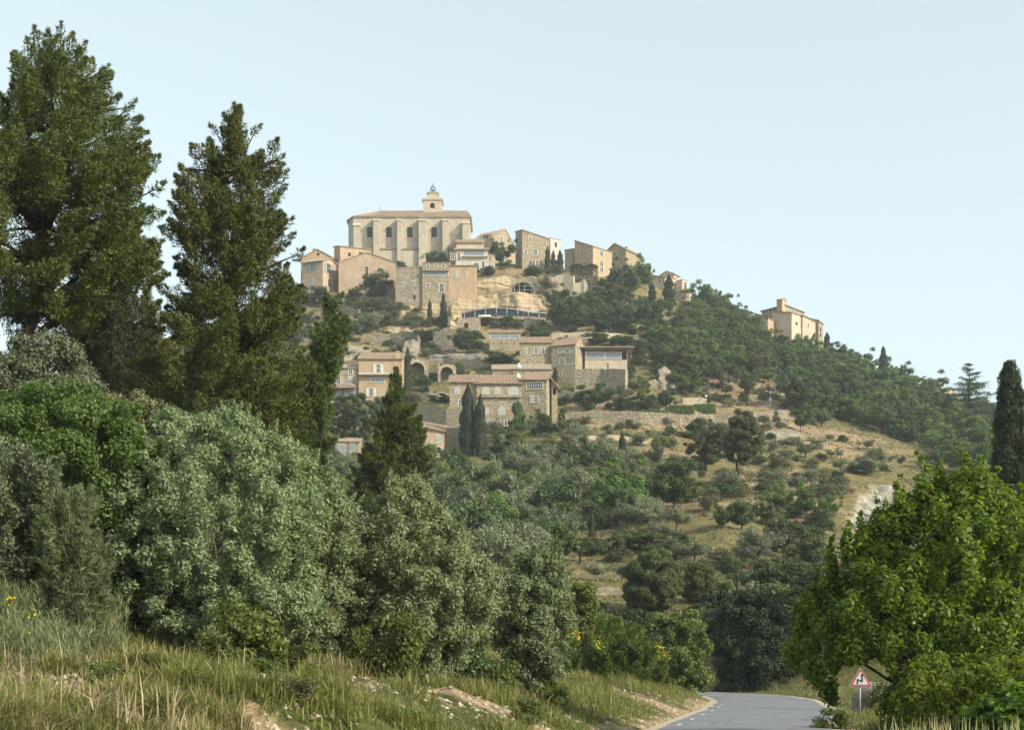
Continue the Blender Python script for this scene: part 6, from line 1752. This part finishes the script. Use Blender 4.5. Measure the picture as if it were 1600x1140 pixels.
# boulder behind the sign
def boulder(px, d, w, h, label, seed):
    X, Y, Z = wpos(px, 1090, d); n, m_ = 40, 24
    th, ph = np.meshgrid(np.linspace(0, 2 * np.pi, n, endpoint=False), np.linspace(.02, np.pi * .98, m_))
    x, y, z = np.cos(th) * np.sin(ph), np.sin(th) * np.sin(ph), np.cos(ph)
    q = 1 + .22 * fbm(x * 1.3 + seed, y * 1.3, z * 1.3, 4)
    sg = lambda v: np.sign(v) * np.abs(v) ** .7
    V = np.stack([sg(x) * q * w / 2, sg(y) * q * w * .35, sg(z) * q * h * .6 + h * .4], -1).reshape(-1, 3)
    i = (np.arange(m_ - 1)[:, None] * n + np.arange(n)[None]).ravel(); j = (np.arange(m_ - 1)[:, None] * n + (np.arange(n)[None] + 1) % n).ravel()
    o = add('boulder', mesh_np('boulder', V, np.stack([i, i + n, j + n, j], -1), [ROCK_W], False), None, (X, Y, ground(X, Y))); tag(o, label, 'boulder')
boulder(1360, 45, 1.05, .95, 'weathered grey boulder right behind the bend sign', 4)

def dish(px, py, Y, label):
    X, Y, Z = wpos(px, py, Y); mb = MB(); seg = 14; r_ = .5
    ring = lambda q, d: [(math.cos(2 * math.pi * i / seg) * r_ * q, d, math.sin(2 * math.pi * i / seg) * r_ * q) for i in range(seg)]
    V = ring(1, -.12) + ring(.6, .02) + ring(.1, .07) + ring(1.0, -.08) + ring(.6, .07)
    f = [(a * seg + i, a * seg + (i + 1) % seg, b * seg + (i + 1) % seg, b * seg + i) for a, b in ((0, 1), (1, 2), (0, 3), (3, 4)) for i in range(seg)]
    mb.raw(V, f, True); root = add('satellite_dish', None, None, (X, Y, Z)); tag(root, label, 'satellite dish')
    mb.build('dish', M['white'], root); m = MB(); m.tube([(0, .1, -1.6), (0, .1, 0)], .04, 6); m.build('mast', M['metal'], root)
dish(813, 570, Yr + 9, 'upper white satellite dish above the long low roof')
dish(812, 586, Yr + .5, 'lower white satellite dish on the front house roof')
# ---------------------------------------------------------------- grass and weeds that nobody could count
def blades(name, label, X, Y, Hh, Wd, mat, lean=.35, seed=0, z=None, head=False):
    r = np.random.default_rng(seed); n = len(X); z = H(X, Y) if z is None else z
    a = r.random(n) * 6.283; l = r.random(n) * lean
    S = np.stack([np.cos(a + 1.57), np.sin(a + 1.57), np.zeros(n)], -1) * Wd[:, None] * .5
    # blades face roughly every way, thin at the tip, bent over
    B = np.stack([X, Y, z - .03], -1); D = np.stack([np.cos(a) * l, np.sin(a) * l, np.ones(n)], -1)
    M1 = B + D * Hh[:, None] * .55; T = B + (D + np.stack([np.cos(a) * l, np.sin(a) * l, -l * .5], -1)) * Hh[:, None]
    k = .9 if not head else 1.3
    V = np.stack([B - S * .7, B + S * .7, M1 + S * k, T, M1 - S * k], 1).reshape(-1, 3)
    i = np.arange(n)[:, None] * 5
    Q = np.concatenate([i + np.array([[0, 1, 2, 4]])], 0); T3 = i + np.array([[4, 2, 3]])
    # as quads only: tip triangle doubled to a quad
    Q = np.concatenate([Q, np.concatenate([T3, T3[:, 2:3]], 1)]) if False else Q
    me = bpy.data.meshes.new(name)
    allv = V.astype(np.float32)
    loops = np.concatenate([Q, ], 0).ravel(); tl = T3.ravel()
    me.vertices.add(len(allv)); me.vertices.foreach_set('co', allv.ravel())
    L = np.concatenate([loops, tl]).astype(np.int32)
    me.loops.add(len(L)); me.loops.foreach_set('vertex_index', L)
    st = np.concatenate([np.arange(n) * 4, n * 4 + np.arange(n) * 3]).astype(np.int32); tt = np.concatenate([np.full(n, 4), np.full(n, 3)]).astype(np.int32)
    me.polygons.add(2 * n); me.polygons.foreach_set('loop_start', st); me.polygons.foreach_set('loop_total', tt)
    me.update(calc_edges=True); me.materials.append(mat)
    o = add(name, me); o['kind'] = 'stuff'; o['label'] = label
    return o
def scatter(n, Ya, Yb, ua, ub, seed):
    r = np.random.default_rng(seed)
    Y = np.exp(r.uniform(math.log(Ya), math.log(Yb), n)); X = r.uniform(ua, ub, n) * Y
    return X, Y, r
X, Y, r = scatter(680000, 9, 98, -.43, .43, 40)
s = road_s(X, Y); t = np.where(s < 0, -s - HW - .55, s - HW - .35)
pn = fbm(X * .22, Y * .22, 12.0, 3); cn = fbm(X * 1.1, Y * 1.1, 2.0, 3); gn = fbm(X * .3, Y * .3, 30.0, 3)
dens = np.clip(1.0 - 1.05 * sstep(.3, .6, pn) * (s < 0) * (X > -.19 * Y), 0, 1) * np.clip(.55 + .8 * cn, .05, 1) * sstep(-.1, 1.0, t)
k = (t > 0) & (r.random(len(X)) < dens)
X, Y, gn, cn, s, t = X[k], Y[k], gn[k], cn[k], s[k], t[k]
Hh = (.16 + .26 * sstep(-.6, .7, cn)) * r.uniform(.5, 1.4, len(X)) * np.clip(.45 + t * .3, .45, 1.05)
g = (gn + .35 * r.normal(size=len(X))) > -.85
blades('green_grass', 'rough green grass on the roadside banks', X[g], Y[g], Hh[g], np.full(g.sum(), .022), LM['grass'], .85, 1)
blades('dry_grass', 'straw-coloured dry grass on the roadside banks', X[~g], Y[~g], Hh[~g] * 1.1, np.full((~g).sum(), .019), LM['straw'], .85, 2)
# seed heads standing above
X, Y, r = scatter(3200, 13, 40, -.43, .43, 44); s = road_s(X, Y); k = ((s < -HW - 1.5) | (s > HW + .8)) & (fbm(X * .5, Y * .5, 3.0, 2) > .05); X, Y = X[k], Y[k]
blades('seed_heads', 'pale seeding grass stalks above the bank', X, Y, r.uniform(.4, .8, len(X)), np.full(len(X), .014), LM['straw'], .55, 3, head=True)
# tall pale stalks on the near right verge
n = 2600; u = r.uniform(.16, .37, n); Y = r.uniform(12.5, 24, n); X = u * Y; s = road_s(X, Y); k = (s > HW + .3) | (X / Y > .2); 
k &= fbm(X * 1.2, Y * 1.2, 7.0, 2) > -.25
X, Y = X[k], Y[k]; ztop = CZ - (r.uniform(62, 150, len(X)) - 0) / F * Y
zb = np.maximum(H(X, Y), -.05); hh = np.clip(ztop - zb, .3, 1.35)
sel = road_s(X, Y) > HW + .25
blades('verge_stalks', 'tall pale weeds and dry stalks on the near right verge', X[sel], Y[sel], hh[sel], np.full(sel.sum(), .02), LM['straw'], .16, 5, z=zb[sel], head=True)
# feathery broom and tall stems along the left edge
r = np.random.default_rng(51)
def stems(name, label, px0, px1, d0, d1, n, hlo, hhi, mat, cat, flowers=0):
    Yc = (d0 + d1) / 2; Xc = ((px0 + px1) / 2 - CX) / F * Yc; zc_ = ground(Xc, Yc)
    root = add(name, None, None, (Xc, Yc, zc_)); tag(root, label, cat)
    nb = 46
    w = (px1 - px0) / F * Yc
    P = []; D = []
    bx = r.uniform(-w * .42, w * .42, nb); by = r.uniform(-(d1 - d0) / 2, (d1 - d0) / 2, nb)
    for x, y in zip(bx, by):
        h = r.uniform(hlo, hhi); m = n // nb
        t = r.random(m) ** .7; dx = r.normal(0, .32, 2)
        p = np.stack([x + dx[0] * t * h * .5 + r.normal(0, .07 + .16 * 1, m) * (1 - .4 * t), y + dx[1] * t * h * .5 + r.normal(0, .2, m), t * h + ground(Xc + x, Yc + y) - zc_ - .05], -1)
        P.append(p); D.append(np.stack([r.normal(0, .42, m) + dx[0] * .5, r.normal(0, .42, m) + dx[1] * .5, np.ones(m)], -1))
    P = np.concatenate(P); D = unit(np.concatenate(D)); N_ = unit(np.cross(D, r.normal(size=D.shape)))
    V, Q = leaf_quads(P, N_, .20, .016, D, .06, r)
    add('stems', mesh_np(name + '_stems', V, Q, [mat]), root)
    if flowers:
        k = r.integers(0, len(P), flowers * 12); k = k[P[k, 2] > .5 * hhi][:flowers]
        c = np.repeat(P[k], 9, 0) + r.normal(size=(len(k) * 9, 3)) * .04
        V, Q = leaf_quads(c, unit(r.normal(size=c.shape)), .05, .04, None, .1, r)
        add('blossoms', mesh_np(name + '_blossoms', V, Q, [LM['yellow']]), root)
stems('broom_bush', 'tall grey-green broom with thin upright stems and a few yellow flowers at the left edge', -40, 60, 22.5, 24.5, 9000, .7, 1.4, LM['broom'], 'broom', 9)
stems('broom_bush', 'grey-green broom between the edge broom and the largest silver shrub', 110, 165, 24.5, 26.5, 7000, .6, 1.2, LM['broom'], 'broom', 12)
stems('broom_bush', 'lower broom with long dry stems in front of the left edge broom', -40, 120, 20.5, 22.5, 7000, .4, .9, LM['broom'], 'broom', 5)
# yellow broom flowers on the far bank bushes
def flowering(px, pb, d, w, h, label, fl):
    X, Y, Z = wpos(px, pb, d); s = d / F; z = ground(X, Y); w *= s; h = max(h * s, .8) + (Z - z)
    rr = np.random.default_rng(int(px)); root = add('broom_bush', None, None, (X, Y, z)); tag(root, label, 'broom')
    nc = 46; a = rr.random(nc) * 6.28; q = rr.random(nc) ** .5; zz = rr.random(nc) ** .7
    C = np.stack([np.cos(a) * q * w * .42 * (1 - .3 * zz), np.sin(a) * q * w * .42, .15 + zz * (h - .4) * (1 - .3 * q)], -1)
    O = np.stack([np.cos(a) * q, np.sin(a) * q, 0 * a], -1)
    Rr = w * .11 * rr.uniform(.7, 1.3, nc)
    V, Q = plume_leaves(C, O, Rr, 200, .18, .035, rr, 1.1, 2.6)
    add('stems', mesh_np('broom_stems', V, Q, [LM['hedge']]), root)
    k = np.argsort(-C[:, 2])[:14]
    if fl:
        c = np.concatenate([C[i] + np.array([0, 0, Rr[i] * 1.0]) + rr.normal(size=(fl * 2, 3)) * Rr[i] * np.array([.7, .7, .9]) for i in k])
        V, Q = leaf_quads(c, unit(rr.normal(size=c.shape)), .085, .06, None, .1, rr)
        add('blossoms', mesh_np('broom_blossoms', V, Q, [LM['yellow']]), root)
flowering(892, 1030, 50, 40, 60, 'yellow-flowering broom beside the smallest silver shrub', 12)
flowering(1028, 1050, 64, 44, 50, 'yellow-flowering broom left of the bank tree', 9)
flowering(935, 1055, 56, 56, 62, 'feathery green broom left of the middle one on the bank top', 3)
# weeds and low bushes on the near bank, each its own plant
for kind, px, d, w, h, lab in [
  ('greenbush', 395, 27, 150, 120, 'leafy weed clump spilling down the bank under the largest silver shrub'),
  ('greenbush', 330, 26, 90, 70, 'dark leafy weeds at the foot of the largest silver shrub'),
  ('greenbush', 625, 29, 110, 110, 'bright green weed bush under the tall ragged silver shrub'),
  ('greenbush', 560, 29, 70, 80, 'leafy weed bush left of the bright green weed bush'),
  ('scrub', 700, 31, 80, 44, 'dead twiggy scrub under the tall ragged silver shrub'),
  ('greenbush', 780, 33, 80, 60, 'leafy weeds between the two upright silver shrubs'),
  ('greenbush', 480, 27, 80, 60, 'weeds on the earth slope right of the spilling clump'),
  ('shrub', 240, 25, 70, 36, 'dark weeds in the grass left of the largest silver shrub'),
  ('scrub', 150, 23, 90, 40, 'grey weeds in the grass under the broom'),
  ('greenbush', 1300, 38, 70, 40, 'green weeds on the right verge in front of the bend sign'),
  ('scrub', 1385, 44, 70, 60, 'pale grey weeds beside the bend sign'),
  ('greenbush', 1420, 24, 80, 60, 'green weeds in the near corner under the roadside tree'),
  ('greenbush', 850, 36, 60, 50, 'green weeds at the foot of the smallest silver shrub')]:
    X, Y, Z = wpos(px, 1000, d); z = ground(X, Y); s = d / F
    put(kind, X, Y, z - .1, w * s, h * s, lab, 'weeds', None, 'weed_clump')
# tussocks over the far slope
r = np.random.default_rng(60)
n = 90000; u = r.uniform(-.16, .34, n); Y = np.exp(r.uniform(math.log(100), math.log(345), n)); X = u * Y
k = fbm(X * .12, Y * .12, 14.0, 3) + .3 * r.normal(size=n) > .0; X, Y = X[k], Y[k]
P = np.stack([X, Y, H(X, Y) + .05], -1); n = len(P)
V, Q = leaf_quads(P, unit(np.array([0, -.5, .5]) + .6 * r.normal(size=(n, 3))), .0021 * Y, .0012 * Y, None, .2, r)
V[:, 2] += 0
half = n * 55 // 100
m1 = mesh_np('dry_tussocks', V[:half * 4], Q[:half], [LM['tussock']]); o = add('dry_tussocks', m1); o['kind'] = 'stuff'; o['label'] = 'dry grass tussocks over the hillside'
m2 = mesh_np('green_ground_cover', V[half * 4:], Q[half:] - half * 4, [LM['scrub']]); o = add('green_ground_cover', m2); o['kind'] = 'stuff'; o['label'] = 'low green herbs over the hillside'

# stones and clods on the bare parts of the bank
X, Y, r = scatter(16000, 11, 62, -.43, .43, 70); s = road_s(X, Y)
k = (s < -HW - .2) & ((fbm(X * .22, Y * .22, 12.0, 3) > .18) | (s > -HW - 2.2)) | ((s > HW + .1) & (s < HW + 1.2)); X, Y = X[k], Y[k]; n = len(X)
sz = r.uniform(.015, .05, n) * r.uniform(.6, 1.8, n)
base = np.array([(1,0,0),(0,1,0),(-1,0,0),(0,-1,0),(0,0,.8),(0,0,-.5)], float)
tri = np.array([(0,1,4),(1,2,4),(2,3,4),(3,0,4),(1,0,5),(2,1,5),(3,2,5),(0,3,5)])
V = base[None] * sz[:, None, None] * r.uniform(.6, 1.4, (n, 6, 1)) + np.stack([X, Y, H(X, Y)], -1)[:, None]
o = add('gravel', mesh_np('gravel', V.reshape(-1, 3), (np.arange(n)[:, None, None] * 6 + tri[None]).reshape(-1, 3), [GRAVEL])); o['kind'] = 'stuff'; o['label'] = 'small pale stones and clods on the bare bank'

_rw = random.Random(91)
for i in range(30):
    d = _rw.uniform(17, 40); px = _rw.uniform(-20, 1060)
    X, Y, Z = wpos(px, 1000, d)
    if road_s(X, Y) > -HW - 1.6: continue
    k = _rw.choice(['scrub', 'greenbush', 'greenbush'])
    put(k, X, Y, ground(X, Y) - .05, _rw.uniform(.5, 1.1), _rw.uniform(.3, .65), 'small leafy weed clump in the grass of the roadside bank', 'weeds', 'weed clumps in the bank grass', 'weed_clump')

# ---------------------------------------------------------------- the air over the valley
mb = MB(); mb.box(-5400, -60, -6, 5400, 3050, 153)
m, nt, out = newmat('air'); v = N(nt, 'VolumePrincipled')
v.inputs['Color'].default_value = (.88, .94, 1.0, 1); v.inputs['Density'].default_value = .0002; v.inputs['Anisotropy'].default_value = .0
nt.links.new(v.outputs[0], out.inputs['Volume'])
hz = mb.build('haze', m); hz['kind'] = 'stuff'; hz['label'] = 'thin pale haze in the valley air'
